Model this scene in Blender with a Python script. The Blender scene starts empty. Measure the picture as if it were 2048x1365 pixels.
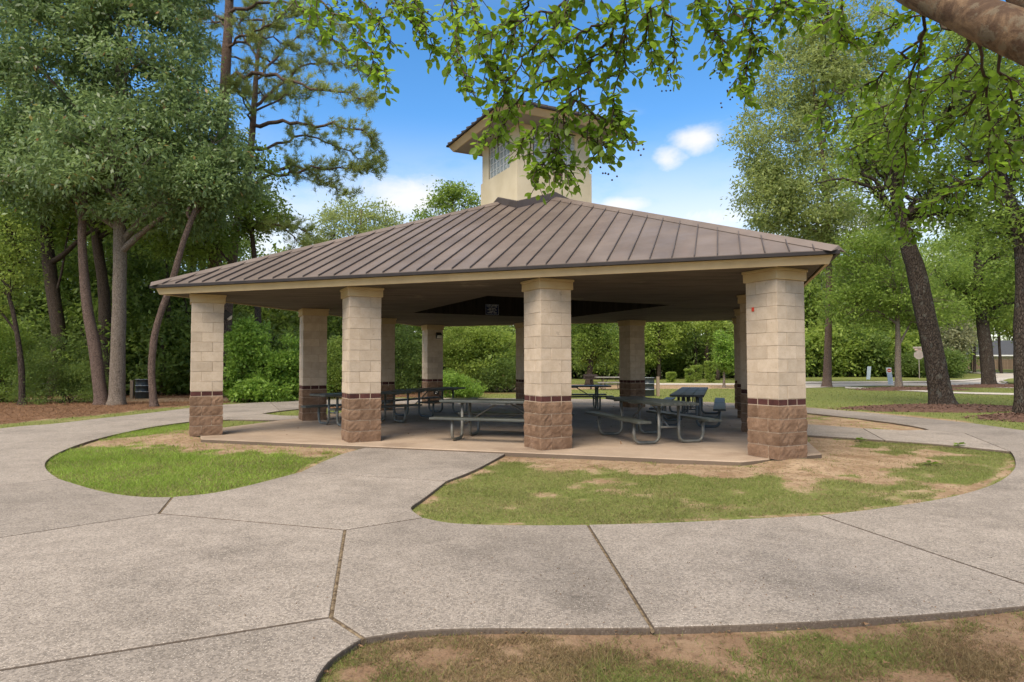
import bpy, bmesh, math, random
import numpy as np
from mathutils import Vector, Matrix

R = math.radians
scene = bpy.context.scene
COL = scene.collection

# ------------------------------------------------------------------ camera
cam_data = bpy.data.cameras.new('camera')
cam_data.sensor_width = 36.0
cam_data.lens = 22.653
cam_data.clip_start = 0.05
cam_data.clip_end = 6000
cam = bpy.data.objects.new('camera', cam_data)
COL.objects.link(cam)
cam.location = (0.0, 0.0, 1.4594)
cam.rotation_mode = 'QUATERNION'
cam.rotation_quaternion = (Matrix.Rotation(R(90) + 0.035743, 3, 'X') @ Matrix.Rotation(-0.0024873, 3, 'Z')).to_quaternion()
scene.camera = cam

# ------------------------------------------------------------------ sky, sun, exposure
SUN_EL, SUN_AZ = R(50), R(207)          # azimuth clockwise from +Y: behind the camera, to its left
world = bpy.data.worlds.new('World')
scene.world = world
world.use_nodes = True
wn, wl = world.node_tree.nodes, world.node_tree.links
wn.clear()
w_out = wn.new('ShaderNodeOutputWorld')
w_bg = wn.new('ShaderNodeBackground')
w_bg.inputs['Strength'].default_value = 0.058
sky = wn.new('ShaderNodeTexSky')
sky.sky_type = 'NISHITA'
sky.sun_disc = False
sky.sun_elevation = SUN_EL
sky.sun_rotation = SUN_AZ
sky.air_density = 1.0
sky.dust_density = 0.25
sky.ozone_density = 2.0
tc = wn.new('ShaderNodeTexCoord')


def wmath(op, a, b=None, c=None):
    n = wn.new('ShaderNodeMath')
    n.operation = op
    for i, v in enumerate((a, b, c)):
        if v is None:
            continue
        if isinstance(v, (int, float)):
            n.inputs[i].default_value = v
        else:
            wl.new(v, n.inputs[i])
    return n.outputs[0]


def wmap(v, lo, hi):
    n = wn.new('ShaderNodeMapRange')
    n.interpolation_type = 'SMOOTHSTEP'
    wl.new(v, n.inputs[0])
    n.inputs[1].default_value = lo
    n.inputs[2].default_value = hi
    return n.outputs[0]


sep = wn.new('ShaderNodeSeparateXYZ')
wl.new(tc.outputs['Generated'], sep.inputs[0])
# thin high cloud: noise on the cloud deck (direction projected on a plane overhead)
zc = wmath('MAXIMUM', sep.outputs[2], 0.04)
deck = wn.new('ShaderNodeCombineXYZ')
wl.new(wmath('DIVIDE', sep.outputs[0], zc), deck.inputs[0])
wl.new(wmath('DIVIDE', sep.outputs[1], zc), deck.inputs[1])
nz = wn.new('ShaderNodeTexNoise')
nz.inputs['Scale'].default_value = 0.55
nz.inputs['Detail'].default_value = 9
nz.inputs['Roughness'].default_value = 0.58
wl.new(deck.outputs[0], nz.inputs['Vector'])
thin = wmath('MULTIPLY', wmap(nz.outputs['Fac'], 0.55, 0.80), 0.6)
# low cloud and haze near the horizon
low = wmath('MULTIPLY', wmap(sep.outputs[2], 0.37, 0.13), 0.85)
nz2 = wn.new('ShaderNodeTexNoise')
nz2.inputs['Scale'].default_value = 4.5
nz2.inputs['Detail'].default_value = 8
nz2.inputs['Roughness'].default_value = 0.6
mp = wn.new('ShaderNodeMapping')
mp.inputs['Scale'].default_value = (1, 1, 2.6)
wl.new(tc.outputs['Generated'], mp.inputs['Vector'])
wl.new(mp.outputs[0], nz2.inputs['Vector'])
low = wmath('MULTIPLY', low, wmap(nz2.outputs['Fac'], 0.22, 0.60))


def puff(d, size, squash):
    """one small cumulus: soft ball in direction d, its edge broken by noise"""
    s = wn.new('ShaderNodeVectorMath')
    s.operation = 'SUBTRACT'
    wl.new(tc.outputs['Generated'], s.inputs[0])
    s.inputs[1].default_value = d
    m = wn.new('ShaderNodeVectorMath')
    m.operation = 'MULTIPLY'
    wl.new(s.outputs[0], m.inputs[0])
    m.inputs[1].default_value = (1, 1, squash)
    ln = wn.new('ShaderNodeVectorMath')
    ln.operation = 'LENGTH'
    wl.new(m.outputs[0], ln.inputs[0])
    n = wn.new('ShaderNodeTexNoise')
    n.inputs['Scale'].default_value = 7.5
    n.inputs['Detail'].default_value = 9
    n.inputs['Roughness'].default_value = 0.62
    n.inputs['Distortion'].default_value = 0.35
    pm_ = wn.new('ShaderNodeMapping')
    pm_.inputs['Scale'].default_value = (1, 1, 1.8)
    wl.new(tc.outputs['Generated'], pm_.inputs['Vector'])
    wl.new(pm_.outputs[0], n.inputs['Vector'])
    return wmap(wmath('MULTIPLY_ADD', wmap(ln.outputs[1], size * 1.7, 0.0), 0.62, n.outputs['Fac']), 0.62, 1.20)


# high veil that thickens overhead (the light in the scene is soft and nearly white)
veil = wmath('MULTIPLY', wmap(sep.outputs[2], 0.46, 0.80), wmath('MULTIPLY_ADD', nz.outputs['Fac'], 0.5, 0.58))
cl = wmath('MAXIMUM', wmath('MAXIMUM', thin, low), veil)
for d, size, sq in (((0.262, 0.905, 0.318), 0.050, 2.2), ((0.225, 0.905, 0.292), 0.030, 1.2), ((-0.150, 0.945, 0.252), 0.10, 2.4),
                    ((0.30, 0.90, 0.205), 0.09, 3.2), ((0.16, 0.95, 0.235), 0.07, 4.0), ((-0.42, 0.86, 0.20), 0.12, 2.5)):
    v = Vector(d).normalized()
    cl = wmath('MAXIMUM', cl, wmath('MULTIPLY', puff(v, size, sq), 0.85))
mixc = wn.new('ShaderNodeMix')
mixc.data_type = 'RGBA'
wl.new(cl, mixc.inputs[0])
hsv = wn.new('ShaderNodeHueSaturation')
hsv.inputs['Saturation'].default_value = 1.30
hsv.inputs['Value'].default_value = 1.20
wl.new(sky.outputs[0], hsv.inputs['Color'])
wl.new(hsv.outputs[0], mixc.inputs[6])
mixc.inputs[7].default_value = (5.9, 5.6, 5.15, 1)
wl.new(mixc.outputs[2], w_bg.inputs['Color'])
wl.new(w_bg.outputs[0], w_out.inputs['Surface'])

sun_data = bpy.data.lights.new('sun', 'SUN')
sun_data.energy = 1.5
sun_data.angle = R(38)
sun_data.color = (1.0, 0.89, 0.74)
sun = bpy.data.objects.new('sun', sun_data)
COL.objects.link(sun)
sd = Vector((math.sin(SUN_AZ) * math.cos(SUN_EL), math.cos(SUN_AZ) * math.cos(SUN_EL), math.sin(SUN_EL)))
sun.rotation_euler = sd.to_track_quat('Z', 'Y').to_euler()
sun.location = sd * 60

vs = scene.view_settings
scene.display_settings.display_device = 'sRGB'
vs.view_transform = 'Standard'
vs.look = 'None'
vs.exposure = 1.76
vs.gamma = 1.0
vs.use_curve_mapping = False
scene.cycles.max_bounces = 7
scene.cycles.diffuse_bounces = 4
scene.cycles.transmission_bounces = 4
scene.cycles.transparent_max_bounces = 4
scene.cycles.use_denoising = True
scene.cycles.use_adaptive_sampling = True
scene.cycles.adaptive_threshold = 0.02

# ------------------------------------------------------------------ measured layout, in metres (camera at x 0, y 0)
SLABS = {
    'S1': [(-5.608, 4.503), (-4.457, 5.661), (-3.563, 6.554), (-1.515, 5.887), (-1.077, 3.876), (-2.519, 3.221), (-3.461, 2.799)],
    'S0': [(-3.461, 2.799), (-2.519, 3.221), (-1.077, 3.876), (-0.812, 3.574), (-0.862, 3.469), (-0.91, 3.336), (-0.925, 3.212), (-0.917, 3.088), (-0.857, 2.846), (-0.677, 2.375), (-0.428, 1.855), (-2.084, 1.705)],
    'S2': [(-3.563, 6.554), (-3.854, 7.365), (-3.489, 7.617), (-3.209, 8.253), (-2.962, 9.049), (-0.832, 8.326), (-0.979, 7.276), (-1.044, 6.893), (-1.038, 6.751), (-0.983, 6.592), (-0.864, 6.356), (-1.515, 5.887)],
    'S3': [(-2.962, 9.049), (-2.925, 10.124), (-2.833, 10.974), (-2.591, 11.797), (-0.105, 10.833), (-0.498, 9.269), (-0.832, 8.326)],
    'S4': [(-1.515, 5.887), (-0.864, 6.356), (-0.591, 6.154), (-0.21, 6.074), (0.256, 6.05), (0.7, 6.065), (0.792, 3.705), (0.493, 3.696), (0.211, 3.695), (-0.072, 3.7), (-0.354, 3.691), (-0.52, 3.672), (-0.655, 3.639), (-0.812, 3.574), (-1.077, 3.876)],
    'S5': [(0.7, 6.065), (1.293, 6.115), (1.784, 6.188), (2.295, 6.282), (3.036, 6.419), (3.532, 4.103), (3.14, 4.013), (2.618, 3.913), (1.966, 3.812), (1.358, 3.743), (0.792, 3.705)],
    'S6': [(3.036, 6.419), (3.534, 6.609), (4.091, 6.859), (4.638, 7.129), (5.213, 7.48), (5.859, 7.963), (6.466, 8.516), (7.066, 9.153), (7.513, 9.699), (8.012, 10.37), (8.415, 10.955), (8.755, 10.086), (9.602, 7.913), (7.464, 5.8), (4.674, 4.438), (3.532, 4.103)],
    'S7': [(6.495, 16.299), (7.27, 15.874), (7.546, 15.608), (8.06, 14.868), (7.226, 12.553), (6.775, 12.987), (6.168, 13.455), (5.558, 13.956)],
    'S8': [(8.06, 14.868), (8.632, 14.407), (9.337, 14.499), (9.626, 13.762), (8.415, 10.955), (8.323, 11.147), (8.154, 11.415), (7.87, 11.917), (7.417, 12.387), (7.226, 12.553)],
    'S9': [(9.337, 14.499), (9.481, 15.007), (9.558, 15.945), (9.453, 17.089), (9.193, 18.414), (8.916, 19.455), (8.454, 20.405), (6.848, 22.372), (7.358, 25.309), (9.565, 23.078), (9.97, 21.747), (10.569, 20.225), (11.01, 18.358), (11.268, 17.036), (11.418, 15.961), (11.341, 14.341), (11.492, 12.146), (9.602, 7.913), (8.755, 10.086), (8.415, 10.955), (9.626, 13.762)],
    'S10': [(-5.608, 4.503), (-8.036, 6.431), (-6.415, 8.126), (-5.995, 8.58), (-5.404, 8.113), (-4.926, 7.755), (-4.465, 7.485), (-4.111, 7.368), (-3.854, 7.365), (-3.563, 6.554), (-4.457, 5.661)],
    'S11': [(-8.036, 6.431), (-12.759, 9.594), (-12.17, 15.374), (-11.753, 16.448), (-11.589, 18.183), (-11.328, 20.221), (-11.198, 22.395), (-10.804, 24.313), (-9.758, 26.037), (-7.526, 20.954), (-7.7, 19.898), (-6.857, 19.096), (-6.052, 18.887), (-5.3, 17.832), (-5.97, 17.377), (-7.742, 17.742), (-8.533, 16.998), (-8.711, 15.777), (-8.611, 14.391), (-8.418, 13.14), (-8.11, 12.013), (-7.721, 11.0), (-7.374, 10.305), (-7.012, 9.739), (-6.533, 9.145), (-5.995, 8.58), (-6.415, 8.126)],
    'S12': [(-9.758, 26.037), (-8.156, 27.421), (-5.79, 28.303), (-2.749, 28.576), (0.343, 28.222), (2.696, 27.708), (5.718, 26.798), (7.358, 25.309), (6.848, 22.372), (4.733, 22.192), (2.192, 22.547), (0.297, 24.476), (-2.38, 24.741), (-4.253, 24.506), (-6.274, 23.552), (-7.181, 21.877), (-7.526, 20.954)],
}
ISLANDS = {
    'A': [(-6.095, 8.723), (-5.495, 8.249), (-5.008, 7.885), (-4.539, 7.61), (-4.18, 7.492), (-3.919, 7.489), (-3.547, 7.745), (-3.263, 8.392), (-3.012, 9.201), (-2.974, 10.293), (-2.88, 11.157), (-2.634, 11.994), (-6.909, 13.879), (-7.871, 18.039), (-8.676, 17.282), (-8.857, 16.041), (-8.755, 14.632), (-8.558, 13.36), (-8.246, 12.214), (-7.85, 11.184), (-7.497, 10.477), (-7.129, 9.902), (-6.642, 9.298)],
    'B': [(-0.107, 11.014), (-0.506, 9.424), (-0.846, 8.465), (-0.995, 7.398), (-1.061, 7.009), (-1.055, 6.864), (-0.999, 6.702), (-0.879, 6.462), (-0.601, 6.257), (-0.213, 6.175), (0.711, 6.166), (1.315, 6.218), (1.814, 6.291), (2.333, 6.387), (3.087, 6.526), (3.593, 6.72), (4.159, 6.974), (4.715, 7.249), (5.3, 7.605), (5.957, 8.096), (6.574, 8.658), (7.184, 9.306), (7.638, 9.861), (8.146, 10.544), (8.556, 11.138), (8.462, 11.334), (8.29, 11.606), (8.002, 12.116), (7.541, 12.594), (7.347, 12.763), (6.888, 13.204), (6.271, 13.68), (4.574, 9.961), (4.002, 9.971)],
    'D': [(-0.826, 3.634), (-0.877, 3.527), (-0.925, 3.391), (-0.94, 3.266), (-0.932, 3.14), (-0.872, 2.894), (3.007, 2.876), (4.752, 4.512), (3.591, 4.171), (3.193, 4.081), (2.662, 3.979), (1.999, 3.875), (1.381, 3.806), (0.805, 3.767), (0.214, 3.756), (-0.36, 3.753), (-0.666, 3.7)],
    'C': [(9.494, 14.741), (9.639, 15.259), (9.717, 16.211), (9.611, 17.374), (9.346, 18.723), (9.065, 19.78), (8.595, 20.747), (6.604, 16.572), (7.391, 16.139), (7.672, 15.869), (8.195, 15.117), (8.777, 14.648)],
}
CROWNS = {
    'oak_left': [(-18.0, 25.0, 13.5, 2.72, 2.44, 2.52), (-14.45, 25.0, 13.49, 2.72, 2.44, 2.72), (-12.58, 24.5, 11.09, 1.43, 1.28, 2.28), (-14.93, 24.0, 9.18, 3.17, 2.85, 2.23), (-19.05, 25.5, 9.27, 2.18, 1.96, 2.18), (-13.56, 25.0, 7.92, 1.84, 1.66, 1.26), (-18.49, 25.0, 17.53, 3.69, 3.32, 2.52), (-14.51, 25.0, 17.12, 2.72, 2.44, 2.13), (-20.51, 26.0, 11.91, 2.42, 2.18, 3.03), (-11.5, 24.5, 9.92, 1.05, 0.94, 2.09), (-10.84, 25.0, 8.9, 1.07, 0.96, 1.36), (-12.19, 25.0, 7.32, 1.16, 1.05, 0.87)],
    'oak_mid': [(-12.35, 29.0, 10.09, 1.91, 1.72, 1.58), (-11.87, 29.0, 8.48, 1.58, 1.42, 1.13), (-14.58, 29.0, 7.35, 2.03, 1.82, 1.35)],
    'tree_b1': [(-13.75, 58.0, 13.2, 4.05, 3.65, 3.38), (-11.28, 57.0, 12.54, 2.65, 2.39, 2.65), (-16.29, 59.0, 13.41, 2.06, 1.85, 3.2), (-13.72, 58.0, 8.2, 5.85, 5.27, 3.6)],
    'tree_b2': [(-4.24, 50.0, 14.32, 1.94, 1.75, 1.63), (-5.61, 50.0, 13.14, 1.94, 1.75, 1.36), (-3.26, 50.0, 12.74, 1.75, 1.57, 2.33), (-6.78, 50.0, 11.76, 1.55, 1.4, 1.16), (-4.82, 50.0, 8.03, 4.66, 4.19, 3.49)],
    'r4': [(19.44, 42.0, 20.55, 3.1, 2.79, 3.1), (17.72, 42.0, 16.53, 2.93, 2.64, 3.58), (18.95, 42.0, 12.21, 3.75, 3.37, 3.1), (22.88, 43.0, 17.56, 3.67, 3.3, 4.67), (22.14, 42.0, 23.24, 3.1, 2.79, 2.93), (16.26, 41.0, 11.95, 2.07, 1.86, 2.07), (22.38, 43.0, 9.74, 3.67, 3.3, 3.0)],
    'r1': [(13.95, 22.0, 9.52, 2.22, 2.0, 1.88), (15.9, 22.0, 11.27, 1.88, 1.69, 2.05), (12.25, 21.5, 8.14, 1.58, 1.43, 1.42), (15.96, 22.0, 7.42, 1.88, 1.69, 1.54), (14.22, 22.0, 6.73, 1.71, 1.54, 1.02)],
    'r3': [(14.69, 18.0, 8.76, 1.96, 1.76, 2.1), (13.89, 18.0, 10.49, 1.54, 1.38, 1.4), (14.88, 18.0, 5.76, 1.54, 1.38, 1.26)],
    'r5': [(22.11, 38.0, 6.99, 3.1, 2.79, 2.65), (24.45, 38.0, 5.79, 2.51, 2.26, 2.21), (20.58, 38.0, 4.91, 2.06, 1.86, 1.47)],
    'r2': [(31.16, 42.0, 8.21, 3.75, 3.37, 3.1), (33.21, 42.0, 5.58, 2.93, 2.64, 2.28), (29.29, 42.0, 5.59, 1.96, 1.76, 1.63)],
    'lawn_tree': [(13.52, 41.0, 1.95, 0.64, 0.57, 0.83), (13.37, 41.0, 2.81, 0.54, 0.49, 0.64), (13.73, 41.0, 1.38, 0.45, 0.4, 0.38)],
    'lean_tree': [(-11.62, 24.0, 8.04, 0.84, 0.75, 0.74), (-11.35, 24.0, 8.79, 0.74, 0.67, 0.74)],
    'vine_hedge': [(-11.07, 27.5, 1.78, 1.11, 1.0, 1.6), (-9.9, 27.5, 1.35, 1.02, 0.92, 1.39), (-11.38, 27.0, 0.73, 0.67, 0.6, 0.84), (-9.2, 28.0, 0.8, 0.98, 0.88, 1.09), (-10.12, 27.0, 0.41, 1.47, 1.32, 0.52)],
    'gap_bush': [(-8.19, 30.0, 1.56, 0.65, 0.59, 1.4), (-8.28, 30.0, 0.52, 0.81, 0.73, 0.7)],
    'yew_shrub': [(-18.24, 26.3, 1.78, 1.43, 1.29, 0.92), (-19.14, 26.3, 0.87, 1.22, 1.1, 0.78), (-17.51, 26.3, 0.76, 0.92, 0.83, 0.78), (-18.4, 26.0, 0.17, 1.61, 1.45, 0.28)],
    'edge_shrub': [(-21.35, 27.0, 2.11, 1.15, 1.04, 1.26), (-21.0, 27.0, 0.65, 0.94, 0.85, 0.73)],
    'oak_shrub': [(-19.22, 33.5, 2.51, 1.56, 1.4, 1.56), (-17.77, 33.5, 1.34, 1.17, 1.05, 1.43), (-19.79, 33.5, 1.08, 0.91, 0.82, 1.17), (-17.23, 33.0, 0.44, 1.02, 0.92, 0.56)],
    'dark_shrub': [(-5.91, 34.0, 1.83, 1.11, 1.0, 1.58), (-6.08, 33.5, 0.4, 1.17, 1.05, 0.78)],
    'light_bush': [(-2.72, 29.5, 0.47, 0.73, 0.66, 0.5), (-1.97, 29.5, 0.38, 0.64, 0.58, 0.41), (-3.12, 30.0, 0.74, 0.47, 0.42, 0.47)],
    'tall_shrub': [(-2.49, 36.0, 2.54, 1.54, 1.38, 1.34), (-0.81, 36.0, 2.54, 1.26, 1.13, 1.4), (-1.79, 36.0, 1.15, 1.68, 1.51, 0.84)],
    'hedge_dark': [(-0.38, 35.0, 1.02, 1.09, 0.98, 0.87), (1.03, 37.0, 1.13, 1.15, 1.03, 0.92), (-1.33, 35.0, 0.61, 0.81, 0.73, 0.54)],
    'vine_tree': [(5.76, 46.0, 3.89, 1.96, 1.77, 1.43), (6.64, 46.0, 2.46, 1.43, 1.28, 1.43), (4.86, 46.0, 2.82, 1.25, 1.12, 1.78), (5.59, 46.0, 5.33, 2.14, 1.93, 1.43)],
    'bright_tree': [(14.01, 62.0, 4.24, 1.92, 1.73, 1.92), (15.97, 64.0, 5.33, 1.99, 1.79, 1.74), (12.8, 62.0, 3.28, 1.44, 1.3, 1.92)],
    'young_tree': [(19.38, 60.0, 3.67, 1.49, 1.34, 1.96), (18.7, 60.0, 5.07, 1.3, 1.17, 1.16)],
    'topiary_a': [(13.3, 54.0, 0.36, 0.31, 0.28, 0.34)],
    'topiary_b': [(14.46, 52.6, 0.51, 0.27, 0.24, 0.49)],
    'topiary_c': [(15.86, 55.4, 0.72, 0.37, 0.33, 0.56)],
    'topiary_d': [(16.11, 52.5, 0.83, 0.35, 0.31, 0.77)],
    'pale_tree': [(48.99, 72.0, 4.61, 2.12, 1.91, 2.23), (47.83, 72.0, 2.94, 1.68, 1.51, 1.23), (49.33, 72.0, 6.85, 1.68, 1.51, 1.12)],
    'road_bush': [(44.06, 66.0, 1.28, 1.84, 1.66, 1.43), (43.19, 70.0, 1.0, 2.17, 1.96, 1.41)],
}
TRUNKS = {
    'oak_left': [(-15.308, 25.0, -0.1, 0.33), (-15.295, 25.0, 0.309, 0.272), (-15.29, 25.0, 2.052, 0.262), (-15.277, 25.0, 4.388, 0.233), (-15.295, 25.0, 6.347, 0.233), (-15.384, 25.0, 7.923, 0.184), (-15.364, 25.0, 9.901, 0.145), (-15.508, 25.0, 12.291, 0.107), (-15.456, 25.0, 14.696, 0.068)],
    'lean_a': [(-15.888, 25.0, -0.1, 0.262), (-15.934, 25.0, 0.311, 0.223), (-16.183, 25.0, 2.054, 0.213), (-16.53, 25.0, 3.806, 0.184), (-16.723, 25.0, 5.566, 0.155), (-16.788, 25.0, 6.744, 0.145), (-16.704, 25.0, 8.321, 0.107)],
    'lean_tree': [(-13.172, 23.8, -0.1, 0.148), (-13.213, 23.8, 0.178, 0.12), (-13.306, 23.8, 1.282, 0.12), (-13.233, 23.8, 2.39, 0.12), (-13.027, 23.8, 3.315, 0.111), (-12.585, 23.8, 4.615, 0.111), (-12.182, 23.8, 6.107, 0.102), (-11.755, 23.8, 7.323, 0.092), (-11.437, 23.8, 8.545, 0.065)],
    'sapling': [(-18.964, 25.0, -0.1, 0.155), (-18.971, 25.0, 0.222, 0.107), (-19.016, 25.0, 1.286, 0.107), (-19.181, 25.0, 2.45, 0.087), (-19.424, 25.0, 3.618, 0.078), (-19.785, 25.0, 4.79, 0.058)],
    'dark_a': [(-22.618, 32.0, -0.1, 0.447), (-22.514, 32.0, 2.722, 0.323), (-22.808, 32.0, 4.716, 0.298), (-23.128, 32.0, 6.72, 0.298), (-23.288, 32.0, 8.228, 0.248), (-23.636, 32.0, 10.248, 0.174)],
    'dark_b': [(-19.921, 31.5, -0.1, 0.367), (-19.931, 31.5, 3.677, 0.269), (-20.093, 31.5, 5.644, 0.244), (-20.428, 31.5, 7.621, 0.22), (-20.666, 31.5, 9.606, 0.159)],
    'pine_a': [(-13.938, 30.0, -0.1, 0.396), (-13.921, 30.0, 0.3, 0.326), (-13.911, 30.0, 4.494, 0.303), (-13.867, 30.0, 6.372, 0.291), (-13.732, 30.0, 8.494, 0.279), (-13.599, 30.0, 12.531, 0.244), (-13.499, 30.0, 15.645, 0.221), (-13.375, 30.0, 18.781, 0.186), (-13.342, 30.0, 21.697, 0.14), (-13.291, 30.0, 25.124, 0.07)],
    'pine_b': [(-14.325, 32.0, -0.1, 0.323), (-14.281, 32.0, 0.345, 0.261), (-14.177, 32.0, 3.697, 0.236), (-13.964, 32.0, 6.446, 0.223), (-13.717, 32.0, 8.607, 0.211), (-13.412, 32.0, 10.222, 0.199), (-13.13, 32.0, 11.741, 0.174), (-12.962, 32.0, 14.54, 0.137), (-12.812, 32.0, 16.843, 0.099), (-12.46, 32.0, 19.157, 0.062)],
    'r1': [(14.528, 21.7, -0.1, 0.438), (14.469, 21.7, 0.141, 0.37), (14.337, 21.7, 0.896, 0.328), (14.178, 21.7, 1.905, 0.303), (13.941, 21.7, 3.172, 0.303), (13.688, 21.7, 4.528, 0.286), (13.392, 21.7, 5.55, 0.227), (13.194, 21.7, 6.489, 0.194), (13.013, 21.7, 7.432, 0.168), (12.976, 21.7, 8.033, 0.118)],
    'r3': [(14.379, 18.1, -0.1, 0.309), (14.363, 18.1, 0.284, 0.239), (14.337, 18.1, 1.264, 0.211), (14.348, 18.1, 2.528, 0.197), (14.415, 18.1, 3.799, 0.183), (14.365, 18.1, 4.934, 0.169), (14.117, 18.1, 6.075, 0.14), (13.926, 18.1, 6.791, 0.112)],
    'r2': [(30.969, 41.8, -0.1, 0.519), (30.886, 41.8, 0.301, 0.405), (30.75, 41.8, 2.31, 0.373), (30.546, 41.8, 4.26, 0.341), (30.397, 41.8, 5.89, 0.292), (30.364, 41.8, 8.18, 0.211)],
    'r4': [(20.385, 41.8, -0.1, 0.357), (20.393, 41.8, 0.23, 0.276), (20.5, 41.8, 2.335, 0.227), (20.584, 41.8, 4.936, 0.195), (20.669, 41.8, 7.549, 0.178), (20.663, 41.8, 12.149, 0.146), (20.25, 41.8, 16.123, 0.114), (19.835, 41.8, 20.123, 0.065)],
    'r5': [(22.796, 38.0, -0.1, 0.265), (22.773, 38.0, 0.126, 0.192), (22.736, 38.0, 1.067, 0.17), (22.764, 38.0, 2.245, 0.162), (22.777, 38.0, 4.018, 0.118), (22.731, 38.0, 5.796, 0.088), (22.418, 38.0, 7.582, 0.059)],
    'lawn_tree': [(13.454, 41.0, -0.1, 0.111), (13.458, 41.0, 0.112, 0.08), (13.471, 41.0, 1.063, 0.064), (13.426, 41.0, 2.335, 0.048), (13.317, 41.0, 3.61, 0.032)],
    'tree_b1': [(-13.572, 58.0, -0.1, 0.315), (-13.623, 58.0, 7.294, 0.225), (-13.655, 58.0, 12.744, 0.158), (-13.671, 58.0, 15.484, 0.09)],
    'tree_b2': [(-4.617, 50.0, -0.1, 0.272), (-4.623, 50.0, 6.471, 0.194), (-4.626, 50.0, 11.17, 0.155), (-4.629, 50.0, 14.32, 0.078)],
    'vine_tree': [(5.479, 46.0, -0.1, 0.286), (5.558, 46.0, 1.039, 0.196), (5.784, 46.0, 2.822, 0.161), (5.94, 46.0, 4.61, 0.107)],
    'bright_tree': [(14.115, 62.0, -0.1, 0.192), (14.144, 62.0, 2.799, 0.144), (14.17, 62.0, 5.208, 0.096)],
    'young_tree': [(19.145, 60.0, -0.1, 0.163), (19.182, 60.0, 2.742, 0.116), (19.314, 60.0, 5.54, 0.07)],
    'pale_tree': [(48.698, 72.0, -0.1, 0.196), (48.776, 72.0, 2.934, 0.14), (48.85, 72.0, 5.732, 0.084)],
    'oak_mid': [(-11.321, 29.0, -0.1, 0.18), (-11.483, 29.0, 4.388, 0.135), (-11.741, 29.0, 7.114, 0.101), (-12.104, 29.0, 8.942, 0.068)],
}
PINE_BRANCHES = [
    ('a', [(-13.53, 30.0, 18.06), (-11.73, 29.5, 18.25), (-9.69, 29.0, 17.84), (-7.49, 28.5, 16.52)]),
    ('a', [(-13.6, 30.0, 16.37), (-12.63, 30.6, 17.28), (-11.32, 31.0, 17.35), (-9.51, 31.5, 16.59)]),
    ('a', [(-13.56, 30.0, 14.92), (-11.49, 29.0, 14.7), (-9.32, 28.0, 13.79), (-6.99, 27.5, 13.13), (-5.95, 27.2, 12.78)]),
    ('a', [(-13.56, 30.0, 16.49), (-12.41, 29.5, 16.83), (-10.98, 28.8, 16.92), (-9.97, 28.5, 17.45)]),
    ('a', [(-13.67, 30.0, 17.81), (-15.02, 30.5, 18.83), (-16.26, 31.0, 19.87)]),
    ('b', [(-12.96, 32.0, 14.41), (-11.92, 32.7, 15.87), (-10.54, 33.2, 17.15), (-8.87, 33.8, 17.43), (-7.58, 34.0, 17.24)]),
    ('b', [(-13.03, 32.0, 13.52), (-10.79, 31.0, 13.26), (-8.79, 30.0, 12.76), (-7.0, 29.4, 12.29), (-6.1, 29.0, 11.22)]),
    ('b', [(-13.14, 32.0, 12.25), (-12.0, 33.0, 12.84), (-10.6, 33.5, 13.41), (-8.62, 34.0, 12.77), (-7.1, 34.4, 12.22)]),
    ('b', [(-13.2, 32.0, 11.49), (-11.33, 31.2, 10.74), (-9.64, 30.5, 10.77), (-7.84, 30.0, 10.73), (-6.45, 29.6, 10.37)]),
    ('b', [(-13.36, 32.0, 10.35), (-11.72, 31.6, 10.98), (-10.53, 31.0, 11.17), (-9.19, 30.6, 10.31), (-7.64, 30.2, 9.6)]),
    ('b', [(-13.56, 32.0, 9.72), (-11.72, 31.0, 8.72), (-10.3, 30.4, 7.98), (-9.22, 30.0, 7.3)]),
    ('b', [(-12.88, 32.0, 15.82), (-11.86, 32.5, 17.34), (-11.01, 33.0, 18.64), (-9.77, 33.2, 18.48)]),
    ('b', [(-12.84, 32.0, 16.84), (-13.93, 32.5, 18.65), (-13.56, 32.8, 20.4)]),
    ('a', [(-13.69, 30.0, 9.2), (-11.87, 29.0, 8.03), (-10.14, 28.0, 7.47), (-8.8, 27.6, 6.4)]),
    ('b', [(-12.96, 32.0, 14.28), (-13.5, 31.0, 15.12), (-12.57, 30.5, 15.88)]),
]
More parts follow.
